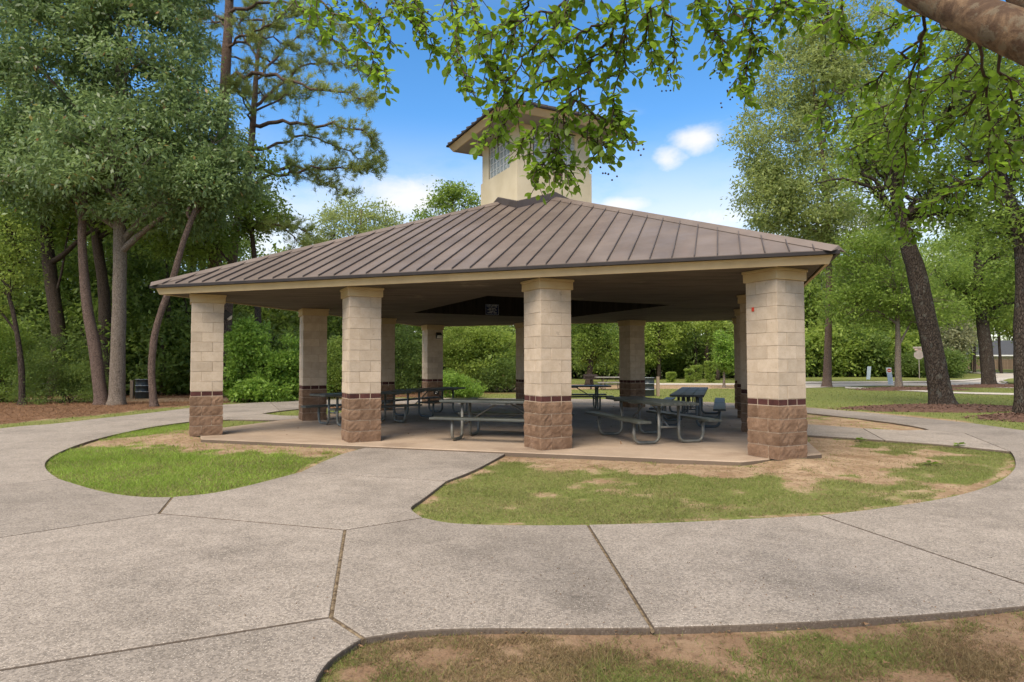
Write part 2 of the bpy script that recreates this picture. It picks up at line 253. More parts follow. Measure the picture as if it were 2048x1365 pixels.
TWIGS = [
    [(-1.319, 3.6, 3.712), (-1.136, 3.4, 3.394), (-0.997, 3.3, 3.204), (-0.84, 3.2, 3.061), (-0.654, 3.1, 2.874)],
    [(-1.104, 3.3, 3.524), (-0.943, 3.2, 3.28), (-0.79, 3.1, 3.148), (-0.669, 3.0, 2.948), (-0.585, 3.0, 2.792)],
    [(-0.895, 3.3, 3.55), (-0.766, 3.2, 3.305), (-0.643, 3.1, 3.135), (-0.569, 3.1, 3.023)],
    [(-0.716, 3.2, 3.461), (-0.594, 3.1, 3.247), (-0.456, 3.0, 3.093), (-0.361, 3.0, 2.984)],
    [(-0.528, 3.0, 3.335), (-0.457, 3.0, 3.189), (-0.395, 2.9, 3.015)],
    [(-0.411, 3.2, 3.46), (-0.3, 3.1, 3.247), (-0.255, 3.0, 3.044), (-0.235, 2.9, 2.828), (-0.178, 2.9, 2.7)],
    [(-0.219, 3.0, 3.334), (-0.166, 2.9, 3.084), (-0.138, 2.8, 2.87), (-0.083, 2.8, 2.736), (-0.028, 2.8, 2.646)],
    [(0.47, 2.6, 3.125), (0.283, 2.6, 2.957), (0.165, 2.7, 2.884), (0.037, 2.7, 2.733), (-0.05, 2.8, 2.624), (-0.128, 2.8, 2.434)],
    [(0.353, 2.5, 3.061), (0.213, 2.5, 2.879), (0.098, 2.6, 2.895), (-0.027, 2.7, 2.907), (-0.155, 2.7, 2.82)],
    [(0.511, 2.6, 3.083), (0.427, 2.6, 2.873), (0.356, 2.7, 2.754), (0.27, 2.7, 2.603), (0.218, 2.8, 2.522), (0.196, 2.8, 2.411), (0.175, 2.8, 2.322)],
    [(0.356, 2.7, 2.754), (0.237, 2.8, 2.735), (0.085, 2.9, 2.711), (-0.029, 2.9, 2.596), (-0.052, 2.9, 2.503)],
    [(0.27, 2.7, 2.603), (0.355, 2.7, 2.516), (0.429, 2.7, 2.484), (0.482, 2.7, 2.447)],
    [(0.27, 2.7, 2.581), (0.167, 2.75, 2.515), (0.092, 2.8, 2.485), (0.037, 2.8, 2.434)],
    [(0.218, 2.8, 2.522), (0.301, 2.8, 2.478), (0.378, 2.8, 2.433), (0.422, 2.8, 2.411)],
    [(0.196, 2.8, 2.411), (0.136, 2.8, 2.345), (0.107, 2.8, 2.3)],
    [(0.196, 2.8, 2.411), (0.235, 2.8, 2.344), (0.256, 2.8, 2.311)],
    [(0.427, 2.6, 2.873), (0.324, 2.6, 2.831), (0.2, 2.6, 2.769), (0.118, 2.6, 2.727)],
    [(0.489, 2.6, 2.956), (0.467, 2.6, 2.831), (0.474, 2.7, 2.753), (0.43, 2.7, 2.581), (0.461, 2.7, 2.495)],
    [(0.124, 2.7, 3.146), (0.081, 2.7, 3.015), (0.016, 2.7, 2.885), (-0.05, 2.8, 2.825)],
    [(0.661, 2.8, 3.23), (0.682, 2.8, 3.049), (0.739, 2.9, 2.942), (0.748, 2.9, 2.779)],
    [(0.817, 2.8, 3.229), (0.837, 2.8, 3.071), (0.9, 2.9, 3.011), (0.956, 2.9, 2.941), (0.955, 2.9, 2.848)],
    [(0.928, 2.8, 3.229), (0.97, 2.8, 3.07), (1.035, 2.8, 2.957), (1.1, 2.8, 2.867)],
    [(1.061, 2.8, 3.206), (1.08, 2.8, 3.025), (1.055, 2.8, 2.845), (1.043, 2.8, 2.755), (1.008, 2.8, 2.688)],
    [(1.149, 2.8, 3.206), (1.214, 2.8, 3.07), (1.301, 2.8, 3.002)],
    [(0.552, 2.6, 3.082), (0.571, 2.6, 2.914), (0.571, 2.7, 2.862), (0.612, 2.7, 2.775)],
    [(1.397, 2.6, 3.08), (1.352, 2.6, 2.912), (1.423, 2.7, 2.838), (1.488, 2.7, 2.859)],
    [(1.635, 2.5, 2.775), (1.719, 2.7, 2.729), (1.806, 2.9, 2.591), (1.913, 3.1, 2.423), (2.005, 3.3, 2.25), (2.142, 3.4, 2.14)],
    [(1.635, 2.5, 2.775), (1.716, 2.8, 2.776), (1.648, 3.0, 2.774), (1.605, 3.2, 2.811), (1.601, 3.3, 2.748)],
    [(1.738, 2.4, 2.664), (1.867, 2.7, 2.685), (1.978, 3.0, 2.749), (1.906, 3.2, 2.759), (1.81, 3.4, 2.76), (1.697, 3.5, 2.757)],
    [(1.776, 2.4, 2.654), (1.939, 2.6, 2.577), (2.105, 2.8, 2.484), (2.262, 3.0, 2.367), (2.421, 3.2, 2.276)],
    [(1.939, 2.6, 2.577), (1.975, 2.8, 2.551), (1.996, 3.0, 2.534), (2.001, 3.2, 2.53), (1.992, 3.4, 2.543)],
    [(2.105, 2.8, 2.484), (2.191, 2.8, 2.395), (2.33, 2.9, 2.359)],
    [(1.851, 2.4, 2.625), (1.963, 2.5, 2.534), (2.079, 2.6, 2.452), (2.197, 2.7, 2.361)],
    [(2.262, 3.0, 2.367), (2.273, 3.2, 2.352), (2.212, 3.3, 2.302), (2.235, 3.5, 2.27)],
    [(1.733, 2.5, 2.775), (1.743, 2.6, 2.89), (1.66, 2.7, 2.924), (1.608, 2.8, 2.888)],
    [(1.42, 2.9, 3.268), (1.441, 2.9, 3.127), (1.523, 3.0, 3.063)],
    [(1.283, 2.8, 3.228), (1.258, 2.8, 3.092), (1.233, 2.9, 3.057)],
    [(1.978, 3.0, 2.749), (2.031, 3.2, 2.734), (1.97, 3.5, 2.686), (1.884, 3.6, 2.636)],
]
LIMB = [(1.807, 1.9, 2.308, 0.086), (1.732, 2.0, 2.44, 0.079), (1.622, 2.1, 2.574, 0.068), (1.562, 2.25, 2.73, 0.06), (1.516, 2.4, 2.885, 0.056), (1.48, 2.6, 3.118, 0.05), (1.375, 2.8, 3.41, 0.045), (1.024, 3.0, 3.771, 0.03), (0.546, 3.0, 3.821, 0.018), (-0.054, 3.1, 3.876, 0.012), (-0.846, 3.3, 3.98, 0.008)]
LIMB2 = [(1.736, 2.0, 2.575, 0.07), (1.758, 2.2, 2.829, 0.06), (1.771, 2.4, 3.149, 0.05)]
ROAD = [(16.897, 47.861), (27.562, 48.825), (31.647, 49.119), (36.962, 52.793), (43.142, 58.877), (49.255, 65.549), (59.661, 80.128), (74.299, 106.532), (81.181, 114.989), (75.229, 94.808), (73.907, 74.758), (34.122, 34.547), (30.348, 38.282), (29.141, 42.672), (25.42, 43.429), (22.101, 42.231), (18.151, 39.879), (13.11, 37.149)]
FARPATH = [(21.333, 41.375), (22.4, 37.291), (23.174, 33.947), (25.246, 31.856), (29.498, 27.706), (27.578, 25.906), (23.906, 30.169), (22.045, 32.296), (21.397, 35.624), (20.278, 39.333)]
FARPATH2 = [(10.344, 50.244), (17.314, 49.04), (16.121, 45.666), (9.504, 46.166)]
RISLAND = [(39.237, 51.856), (45.045, 58.682), (50.123, 63.188), (61.977, 65.255), (42.463, 44.727), (35.073, 44.233), (36.01, 46.924)]

# pavilion frame: centre, row direction p, depth direction n; columns and tower stand turned 45 degrees (u, v)
PC = np.array([0.58174, 17.17911])
YAW = -0.315122
SP = 3.71513
pv = np.array([math.cos(YAW), math.sin(YAW)])
nv = np.array([-pv[1], pv[0]])
uv_ = (pv + nv) / math.sqrt(2)
vv_ = (-pv + nv) / math.sqrt(2)
GZ = -0.075                    # lawn level; the pavilion floor is z = 0
PZ = -0.035                    # path level

# ------------------------------------------------------------------ helpers


def tag(o, label=None, cat=None, group=None, kind=None):
    if label:
        o['label'] = label
    if cat:
        o['category'] = cat
    if group:
        o['group'] = group
    if kind:
        o['kind'] = kind
    return o


def empty(name, loc=(0, 0, 0), rz=0.0, parent=None):
    o = bpy.data.objects.new(name, None)
    o.empty_display_size = 0.2
    o.location = loc
    o.rotation_euler = (0, 0, rz)
    COL.objects.link(o)
    if parent:
        o.parent = parent
    return o


def link(name, me, mat=None, parent=None, loc=None, rz=None, scale=None):
    o = bpy.data.objects.new(name, me)
    COL.objects.link(o)
    if mat is not None and len(me.materials) == 0:
        me.materials.append(mat)
    if parent:
        o.parent = parent
    if loc is not None:
        o.location = loc
    if rz is not None:
        o.rotation_euler = (0, 0, rz)
    if scale is not None:
        o.scale = scale
    return o


def pydata(name, verts, faces, smooth=False):
    me = bpy.data.meshes.new(name)
    me.from_pydata([tuple(map(float, v)) for v in verts], [], faces)
    me.update()
    if smooth:
        me.polygons.foreach_set('use_smooth', [True] * len(me.polygons))
    return me


def npmesh(name, co, nper):
    """big mesh of separate polygons: co is (N*nper, 3)"""
    co = np.ascontiguousarray(co, np.float32).reshape(-1, 3)
    nv_ = len(co)
    npol = nv_ // nper
    me = bpy.data.meshes.new(name)
    me.vertices.add(nv_)
    me.vertices.foreach_set('co', co.ravel())
    me.loops.add(nv_)
    me.loops.foreach_set('vertex_index', np.arange(nv_, dtype=np.int32))
    me.polygons.add(npol)
    me.polygons.foreach_set('loop_start', np.arange(0, nv_, nper, dtype=np.int32))
    me.update(calc_edges=True)
    return me


class MB:
    """collects boxes, prisms, tubes and rings into one mesh"""

    def __init__(s):
        s.v, s.f = [], []

    def add(s, verts, faces):
        k = len(s.v)
        s.v += [tuple(map(float, q)) for q in verts]
        s.f += [tuple(i + k for i in q) for q in faces]
        return s

    def box(s, x0, x1, y0, y1, z0, z1):
        return s.add([(x0, y0, z0), (x1, y0, z0), (x1, y1, z0), (x0, y1, z0), (x0, y0, z1), (x1, y0, z1), (x1, y1, z1), (x0, y1, z1)],
                     [(3, 2, 1, 0), (4, 5, 6, 7), (0, 1, 5, 4), (1, 2, 6, 5), (2, 3, 7, 6), (3, 0, 4, 7)])

    def prism(s, poly, z0, z1):
        """poly counter-clockwise in xy"""
        n = len(poly)
        vs_ = [(x, y, z0) for x, y in poly] + [(x, y, z1) for x, y in poly]
        fs = [tuple(range(n - 1, -1, -1)), tuple(range(n, 2 * n))]
        fs += [(i, (i + 1) % n, n + (i + 1) % n, n + i) for i in range(n)]
        return s.add(vs_, fs)

    def tube(s, pts, rad, sides=8, cap=True):
        v, f = tube(pts, rad, sides, cap)
        return s.add(v, f)

    def lathe(s, prof, sides=24, c=(0, 0)):
        vs_, fs = [], []
        for r, z in prof:
            for i in range(sides):
                a = 2 * math.pi * i / sides
                vs_.append((c[0] + r * math.cos(a), c[1] + r * math.sin(a), z))
        for j in range(len(prof) - 1):
            for i in range(sides):
                k = (i + 1) % sides
                fs.append((j * sides + i, j * sides + k, (j + 1) * sides + k, (j + 1) * sides + i))
        return s.add(vs_, fs)

    def build(s, name, mat, parent=None, smooth=False, loc=None, rz=None, bevel=0):
        me = pydata(name, s.v, s.f, smooth)
        if bevel:
            bev(me, bevel)
        return link(name, me, mat, parent, loc, rz)


def bev(me, w, seg=1):
    b = bmesh.new()
    b.from_mesh(me)
    bmesh.ops.bevel(b, geom=b.edges[:], offset=w, segments=seg, affect='EDGES', profile=0.5)
    b.to_mesh(me)
    b.free()
    me.update()


def tube(pts, rad, sides=8, cap=True):
    pts = [np.array(q, float) for q in pts]
    n = len(pts)
    if not hasattr(rad, '__len__'):
        rad = [rad] * n
    tang = []
    for i in range(n):
        t = pts[min(i + 1, n - 1)] - pts[max(i - 1, 0)]
        tang.append(t / (np.linalg.norm(t) + 1e-9))
    a = np.array([0, 0, 1.0]) if abs(tang[0][2]) < 0.9 else np.array([1.0, 0, 0])
    x = np.cross(tang[0], a)
    x /= np.linalg.norm(x)
    vs_, fs = [], []
    for i in range(n):
        x = x - tang[i] * np.dot(x, tang[i])
        x /= np.linalg.norm(x) + 1e-9
        y = np.cross(tang[i], x)
        for k in range(sides):
            an = 2 * math.pi * k / sides
            vs_.append(pts[i] + rad[i] * (math.cos(an) * x + math.sin(an) * y))
    for i in range(n - 1):
        for k in range(sides):
            k2 = (k + 1) % sides
            fs.append((i * sides + k, i * sides + k2, (i + 1) * sides + k2, (i + 1) * sides + k))
    if cap:
        fs.append(tuple(range(sides - 1, -1, -1)))
        fs.append(tuple((n - 1) * sides + k for k in range(sides)))
    return vs_, fs


def catmull(pts, sub=4, closed=False):
    pts = [np.array(q, float) for q in pts]
    n = len(pts)
    out = []
    for i in range(n if closed else n - 1):
        p0 = pts[(i - 1) % n] if closed or i > 0 else 2 * pts[0] - pts[1]
        p1, p2 = pts[i], pts[(i + 1) % n]
        p3 = pts[(i + 2) % n] if closed or i + 2 < n else 2 * pts[-1] - pts[-2]
        for k in range(sub):
            t = k / sub
            out.append(0.5 * ((2 * p1) + (-p0 + p2) * t + (2 * p0 - 5 * p1 + 4 * p2 - p3) * t * t + (-p0 + 3 * p1 - 3 * p2 + p3) * t ** 3))
    if not closed:
        out.append(pts[-1])
    return out


def smooth_poly(poly, sub=4, corner=38, fixed=()):
    """round the gently turning stretches of an outline, keep its corners"""
    n = len(poly)
    P_ = [np.array(q, float) for q in poly]
    isc = []
    for i in range(n):
        a, b = P_[i] - P_[i - 1], P_[(i + 1) % n] - P_[i]
        t = math.degrees(math.acos(max(-1, min(1, float(a @ b) / (np.linalg.norm(a) * np.linalg.norm(b) + 1e-9)))))
        isc.append(t > corner or tuple(poly[i]) in fixed)
    if not any(isc):
        return catmull(P_, sub, True)
    s0 = isc.index(True)
    idx = [(s0 + k) % n for k in range(n + 1)]
    out, run = [], [P_[idx[0]]]
    for k in idx[1:]:
        run.append(P_[k])
        if isc[k]:
            out += catmull(run, sub if len(run) > 2 else 1)[:-1]
            run = [P_[k]]
    return out


def inset(poly, d):
    n = len(poly)
    P_ = [np.array(q, float) for q in poly]
    area = sum(P_[i][0] * P_[(i + 1) % n][1] - P_[(i + 1) % n][0] * P_[i][1] for i in range(n))
    if area < 0:
        P_.reverse()
    out = []
    for i in range(n):
        a, b = P_[i] - P_[i - 1], P_[(i + 1) % n] - P_[i]
        a = a / (np.linalg.norm(a) + 1e-9)
        b = b / (np.linalg.norm(b) + 1e-9)
        na, nb = np.array([-a[1], a[0]]), np.array([-b[1], b[0]])
        m = na + nb
        k = max(0.9, float(m @ m) / 2)
        out.append(P_[i] + m * d / k)
    return out


def in_poly(x, y, poly):
    r = np.zeros(len(x), bool)
    n = len(poly)
    for i in range(n):
        x0, y0 = poly[i][0], poly[i][1]
        x1, y1 = poly[(i + 1) % n][0], poly[(i + 1) % n][1]
        c = ((y0 > y) != (y1 > y))
        with np.errstate(divide='ignore', invalid='ignore'):
            t = (x1 - x0) * (y - y0) / (y1 - y0 + 1e-12) + x0
        r ^= c & (x < t)
    return r


def seg_dist(x, y, pts, closed=False):
    d = np.full(len(x), 1e9)
    n = len(pts)
    for i in range(n if closed else n - 1):
        ax, ay = pts[i][0], pts[i][1]
        bx, by = pts[(i + 1) % n][0], pts[(i + 1) % n][1]
        vx, vy = bx - ax, by - ay
        t = np.clip(((x - ax) * vx + (y - ay) * vy) / (vx * vx + vy * vy + 1e-12), 0, 1)
        d = np.minimum(d, np.hypot(x - ax - t * vx, y - ay - t * vy))
    return d


_tab = np.random.RandomState(7).rand(64, 64, 64).astype(np.float32)


def vnoise(x, y, z=0.0):
    x, y = np.asarray(x, float), np.asarray(y, float)
    z = np.zeros_like(x) + z
    xi, yi, zi = np.floor(x).astype(int), np.floor(y).astype(int), np.floor(z).astype(int)
    fx, fy, fz = x - xi, y - yi, z - zi
    fx, fy, fz = (t * t * (3 - 2 * t) for t in (fx, fy, fz))
    r = 0
    for a in (0, 1):
        for b in (0, 1):
            for c in (0, 1):
                r = r + _tab[(xi + a) % 64, (yi + b) % 64, (zi + c) % 64] * (fx if a else 1 - fx) * (fy if b else 1 - fy) * (fz if c else 1 - fz)
    return r


def fbm(x, y, z=0.0, o=4):
    r, a, s = 0, 0.5, 0
    for k in range(o):
        r = r + a * vnoise(x * 2 ** k + 17 * k, y * 2 ** k + 31 * k, np.asarray(z) * 2 ** k)
        s += a
        a *= 0.5
    return r / s


def sstep(lo, hi, x):
    t = np.clip((x - lo) / (hi - lo), 0, 1)
    return t * t * (3 - 2 * t)


# ------------------------------------------------------------------ materials


class NT:
    def __init__(s, name):
        s.m = bpy.data.materials.new(name)
        s.m.use_nodes = True
        s.n, s.l = s.m.node_tree.nodes, s.m.node_tree.links
        s.n.clear()
        s.out = s.n.new('ShaderNodeOutputMaterial')
        s.tc = s.n.new('ShaderNodeTexCoord')

    def put(s, v, sock):
        if isinstance(v, (int, float)):
            sock.default_value = v
        elif isinstance(v, (tuple, list)):
            sock.default_value = tuple(v) + ((1,) if len(v) == 3 and sock.type == 'RGBA' else ())
        elif v is not None:
            s.l.new(v, sock)

    def coords(s, scale=(1, 1, 1), kind='Object'):
        m = s.n.new('ShaderNodeMapping')
        s.l.new(s.tc.outputs[kind], m.inputs['Vector'])
        m.inputs['Scale'].default_value = scale
        return m.outputs[0]

    def geo(s, scale=(1, 1, 1)):
        g = s.n.new('ShaderNodeNewGeometry')
        m = s.n.new('ShaderNodeMapping')
        s.l.new(g.outputs['Position'], m.inputs['Vector'])
        m.inputs['Scale'].default_value = scale
        return m.outputs[0]

    def noise(s, vec, scale, detail=5, rough=0.55, dist=0.0):
        t = s.n.new('ShaderNodeTexNoise')
        s.put(vec, t.inputs['Vector'])
        t.inputs['Scale'].default_value = scale
        t.inputs['Detail'].default_value = detail
        t.inputs['Roughness'].default_value = rough
        t.inputs['Distortion'].default_value = dist
        return t.outputs['Fac']

    def voro(s, vec, scale, feature='F1', out='Distance'):
        t = s.n.new('ShaderNodeTexVoronoi')
        t.feature = feature
        s.put(vec, t.inputs['Vector'])
        t.inputs['Scale'].default_value = scale
        return t.outputs[out]

    def ramp(s, v, lo, hi, a=0.0, b=1.0):
        t = s.n.new('ShaderNodeMapRange')
        t.interpolation_type = 'SMOOTHSTEP'
        s.put(v, t.inputs[0])
        for i, q in enumerate((lo, hi, a, b)):
            t.inputs[i + 1].default_value = q
        return t.outputs[0]

    def math(s, op, a, b=None):
        t = s.n.new('ShaderNodeMath')
        t.operation = op
        s.put(a, t.inputs[0])
        if b is not None:
            s.put(b, t.inputs[1])
        return t.outputs[0]

    def mix(s, f, a, b, mode='MIX'):
        t = s.n.new('ShaderNodeMix')
        t.data_type = 'RGBA'
        t.blend_type = mode
        s.put(f, t.inputs[0])
        s.put(a, t.inputs[6])
        s.put(b, t.inputs[7])
        return t.outputs[2]

    def attr(s, name):
        t = s.n.new('ShaderNodeAttribute')
        t.attribute_name = name
        return t.outputs['Fac']

    def bump(s, h, strength, dist=0.01, normal=None):
        t = s.n.new('ShaderNodeBump')
        t.inputs['Strength'].default_value = strength
        t.inputs['Distance'].default_value = dist
        s.put(h, t.inputs['Height'])
        if normal is not None:
            s.put(normal, t.inputs['Normal'])
        return t.outputs[0]

    def rnd(s):
        return s.n.new('ShaderNodeObjectInfo').outputs['Random']

    def shade(s, col, v):
        """scale a colour by a value socket"""
        t = s.n.new('ShaderNodeHueSaturation')
        s.put(col, t.inputs['Color'])
        s.put(v, t.inputs['Value'])
        return t.outputs[0]

    def bsdf(s, col, rough=0.8, spec=0.3, normal=None, metal=0.0):
        t = s.n.new('ShaderNodeBsdfPrincipled')
        s.put(col, t.inputs['Base Color'])
        s.put(rough, t.inputs['Roughness'])
        t.inputs['Specular IOR Level'].default_value = spec
        t.inputs['Metallic'].default_value = metal
        if normal is not None:
            s.put(normal, t.inputs['Normal'])
        return t

    def done(s, sh):
        s.l.new(sh.outputs[0], s.out.inputs['Surface'])
        return s.m


def simple(name, c1, c2, scale=4.0, rough=0.8, bump=0.25, bscale=60, spec=0.3, rnd=0.0, stretch=(1, 1, 1), lo=0.3, hi=0.7, metal=0.0, bdist=0.004, kind='Object'):
    t = NT(name)
    v = t.coords(stretch, kind)
    col = t.mix(t.ramp(t.noise(v, scale), lo, hi), c1, c2)
    if rnd:
        col = t.shade(col, t.ramp(t.rnd(), 0, 1, 1 - rnd, 1 + rnd))
    nrm = t.bump(t.noise(v, bscale, 4), bump, bdist) if bump else None
    return t.done(t.bsdf(col, rough, spec, nrm, metal))


def leaf_mat(name, dark, light, trans=0.35, rough=0.5, spec=0.25, tl=None, rare=None):
    t = NT(name)
    g = t.n.new('ShaderNodeNewGeometry')
    isl = g.outputs['Random Per Island']
    big = t.noise(t.geo((1, 1, 1)), 0.55, 3)
    f = t.math('ADD', t.math('MULTIPLY', t.math('POWER', isl, 1.5), 0.72), t.math('MULTIPLY', t.ramp(big, 0.3, 0.7), 0.34))
    dark, light = tuple(q * 0.72 for q in dark), tuple(q * 1.16 for q in light)
    col = t.mix(f, dark, light)
    if rare:
        col = t.mix(t.ramp(isl, 0.985, 0.99), col, rare)
    pb = t.bsdf(col, rough, spec)
    tr = t.n.new('ShaderNodeBsdfTranslucent')
    tcx = t.mix(0.5, col, tl if tl else tuple(min(1, q * 1.9) for q in light))
    t.l.new(tcx, tr.inputs['Color'])
    mx = t.n.new('ShaderNodeMixShader')
    mx.inputs[0].default_value = trans
    t.l.new(pb.outputs[0], mx.inputs[1])
    t.l.new(tr.outputs[0], mx.inputs[2])
    return t.done(mx)


def bark_mat(name, c1, c2, c3, vscale=(6, 6, 1.2), depth=0.6, patch=0.0):
    t = NT(name)
    v = t.geo(vscale)
    n1 = t.noise(v, 3.2, 6, 0.6, 0.6)
    cr = t.voro(v, 4.0, 'DISTANCE_TO_EDGE')
    col = t.mix(t.ramp(n1, 0.3, 0.7), c1, c2)
    col = t.mix(t.ramp(cr, 0.12, 0.0), col, c3)
    if patch:
        col = t.mix(t.math('MULTIPLY', t.ramp(t.noise(t.geo((3, 3, 2)), 2.2, 6), 0.56, 0.66), patch), col, (0.30, 0.32, 0.27))
    h = t.math('ADD', t.ramp(cr, 0.0, 0.2), t.math('MULTIPLY', n1, 0.7))
    return t.done(t.bsdf(col, 0.95, 0.1, t.bump(h, depth, 0.03)))


def concrete_mat(name, base, light, stone=1.0, stain=(0.20, 0.175, 0.15), stain_amt=0.55):
    t = NT(name)
    v = t.geo()
    big = t.noise(v, 0.7, 6, 0.62)
    mid = t.noise(v, 3.4, 6, 0.65)
    fine = t.noise(v, 70, 3, 0.7)
    col = t.mix(t.ramp(mid, 0.2, 0.85), base, light)
    col = t.mix(t.math('MULTIPLY', t.ramp(big, 0.48, 0.72), stain_amt), col, stain)
    col = t.mix(t.math('MULTIPLY', t.ramp(t.noise(v, 1.9, 7, 0.7, 0.4), 0.62, 0.78), 0.22), col, tuple(min(1, q * 1.35) for q in light))
    vc = t.n.new('ShaderNodeTexVoronoi')
    t.put(v, vc.inputs['Vector'])
    vc.inputs['Scale'].default_value = 76
    sp = t.n.new('ShaderNodeSeparateColor')
    t.l.new(vc.outputs['Color'], sp.inputs[0])
    dot = t.ramp(vc.outputs['Distance'], 0.42, 0.25)
    lightdot = t.math('MULTIPLY', dot, t.ramp(sp.outputs[0], 0.50, 0.72))
    darkdot = t.math('MULTIPLY', dot, t.ramp(sp.outputs[1], 0.66, 0.84))
    col = t.mix(t.math('MULTIPLY', lightdot, 0.80 * stone), col, (0.60, 0.525, 0.44))
    col = t.mix(t.math('MULTIPLY', darkdot, 0.55 * stone), col, (0.12, 0.095, 0.075))
    col = t.shade(col, t.math('ADD', 1.0, t.math('MULTIPLY', t.math('SUBTRACT', sp.outputs[2], 0.5), 0.62 * stone)))
    vc2 = t.n.new('ShaderNodeTexVoronoi')
    t.put(v, vc2.inputs['Vector'])
    vc2.inputs['Scale'].default_value = 31
    sp2 = t.n.new('ShaderNodeSeparateColor')
    t.l.new(vc2.outputs['Color'], sp2.inputs[0])
    col = t.shade(col, t.math('ADD', 1.0, t.math('MULTIPLY', t.math('SUBTRACT', sp2.outputs[0], 0.5), 0.13 * stone)))
    col = t.mix(t.math('MULTIPLY', t.ramp(fine, 0.35, 0.65), 0.16), col, (0.12, 0.10, 0.09))
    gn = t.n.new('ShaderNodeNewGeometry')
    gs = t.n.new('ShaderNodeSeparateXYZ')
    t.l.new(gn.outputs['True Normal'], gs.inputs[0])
    col = t.mix(t.math('MULTIPLY', t.ramp(gs.outputs[2], 0.75, 0.35), 0.8), col, (0.085, 0.06, 0.042))   # dark brown mixed in on the steep side faces
    st2 = t.ramp(t.noise(v, 0.28, 5, 0.6, 0.3), 0.42, 0.66)
    col = t.shade(col, t.math('MULTIPLY', t.ramp(t.rnd(), 0, 1, 0.90, 1.07), t.ramp(st2, 0, 1, 1.06, 0.88)))
    h = t.math('ADD', t.math('MULTIPLY', dot, 0.5 * stone), fine)
    return t.done(t.bsdf(col, 0.88, 0.25, t.bump(h, 0.35, 0.004)))


M = {}
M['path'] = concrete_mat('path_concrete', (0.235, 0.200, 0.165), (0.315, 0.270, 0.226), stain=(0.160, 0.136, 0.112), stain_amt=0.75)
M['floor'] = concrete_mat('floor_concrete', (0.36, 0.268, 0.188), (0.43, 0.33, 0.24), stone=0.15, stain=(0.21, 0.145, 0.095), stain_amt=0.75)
M['road'] = concrete_mat('road_concrete', (0.47, 0.42, 0.36), (0.56, 0.50, 0.43), stone=0.2, stain_amt=0.15)


def ground_mat():
    t = NT('ground_soil')
    v = t.geo()
    n1, n2, n3 = t.noise(v, 2.2, 6, 0.65), t.noise(v, 14, 5, 0.7), t.noise(v, 90, 3, 0.7)
    dirt = t.mix(t.ramp(n1, 0.32, 0.68), (0.265, 0.172, 0.100), (0.42, 0.305, 0.195))
    dirt = t.mix(t.math('MULTIPLY', t.ramp(n2, 0.48, 0.66), 0.75), dirt, (0.15, 0.098, 0.06))
    turf = t.mix(t.ramp(n2, 0.3, 0.7), (0.115, 0.135, 0.032), (0.205, 0.225, 0.066))
    turf = t.mix(t.math('MULTIPLY', t.ramp(n1, 0.52, 0.75), 0.45), turf, (0.26, 0.21, 0.10))
    straw = t.mix(t.ramp(n2, 0.3, 0.7), (0.115, 0.062, 0.036), (0.26, 0.150, 0.085))
    straw = t.mix(t.math('MULTIPLY', t.ramp(n3, 0.5, 0.7), 0.5), straw, (0.08, 0.045, 0.025))
    g = t.math('ADD', t.attr('turf'), t.math('MULTIPLY', t.math('SUBTRACT', n2, 0.5), 0.9))
    col = t.mix(t.ramp(g, 0.30, 0.62), dirt, turf)
    s_ = t.math('ADD', t.attr('straw'), t.math('MULTIPLY', t.math('SUBTRACT', n2, 0.5), 0.7))
    col = t.mix(t.ramp(s_, 0.35, 0.65), col, straw)
    hm = t.math('ADD', t.attr('humus'), t.math('MULTIPLY', t.math('SUBTRACT', n2, 0.5), 0.8))
    col = t.mix(t.math('MULTIPLY', t.ramp(hm, 0.35, 0.75), 0.55), col, t.mix(t.ramp(n3, 0.35, 0.65), (0.10, 0.054, 0.033), (0.255, 0.155, 0.098)))
    col = t.mix(t.math('MULTIPLY', t.ramp(n3, 0.45, 0.75), 0.22), col, (0.10, 0.07, 0.04))
    h = t.math('ADD', t.math('MULTIPLY', n2, 0.8), t.math('MULTIPLY', n3, 0.5))
    return t.done(t.bsdf(col, 0.97, 0.1, t.bump(h, 0.7, 0.02)))


M['ground'] = ground_mat()


def stone_mat(name, a, b, c, bs, bd, spots=0.0, rnd=0.1, streak=0.25):
    t = NT(name)
    v = t.geo()
    o = t.n.new('ShaderNodeVectorMath')
    o.operation = 'ADD'
    t.l.new(v, o.inputs[0])
    cx = t.n.new('ShaderNodeCombineXYZ')
    t.l.new(t.math('MULTIPLY', t.rnd(), 40), cx.inputs[0])
    t.l.new(cx.outputs[0], o.inputs[1])
    v2 = o.outputs[0]
    col = t.mix(t.ramp(t.noise(v2, 5.5, 6, 0.6), 0.3, 0.7), a, b)
    col = t.mix(t.math('MULTIPLY', t.ramp(t.noise(v2, 45, 4, 0.7), 0.5, 0.72), 0.5), col, c)
    sm = t.n.new('ShaderNodeMapping')
    t.l.new(v, sm.inputs['Vector'])
    sm.inputs['Scale'].default_value = (9, 9, 0.7)
    col = t.mix(t.math('MULTIPLY', t.ramp(t.noise(sm.outputs[0], 1.0, 5, 0.6), 0.55, 0.75), streak), col, c)
    if spots:
        col = t.mix(t.math('MULTIPLY', t.ramp(t.noise(v, 7, 3, 0.5), 0.70, 0.76), spots), col, (0.12, 0.09, 0.06))
    col = t.shade(col, t.ramp(t.rnd(), 0, 1, 1 - rnd, 1 + rnd))
    return t.done(t.bsdf(col, 0.9, 0.2, t.bump(t.noise(v2, bs, 4, 0.7), 0.5, bd)))


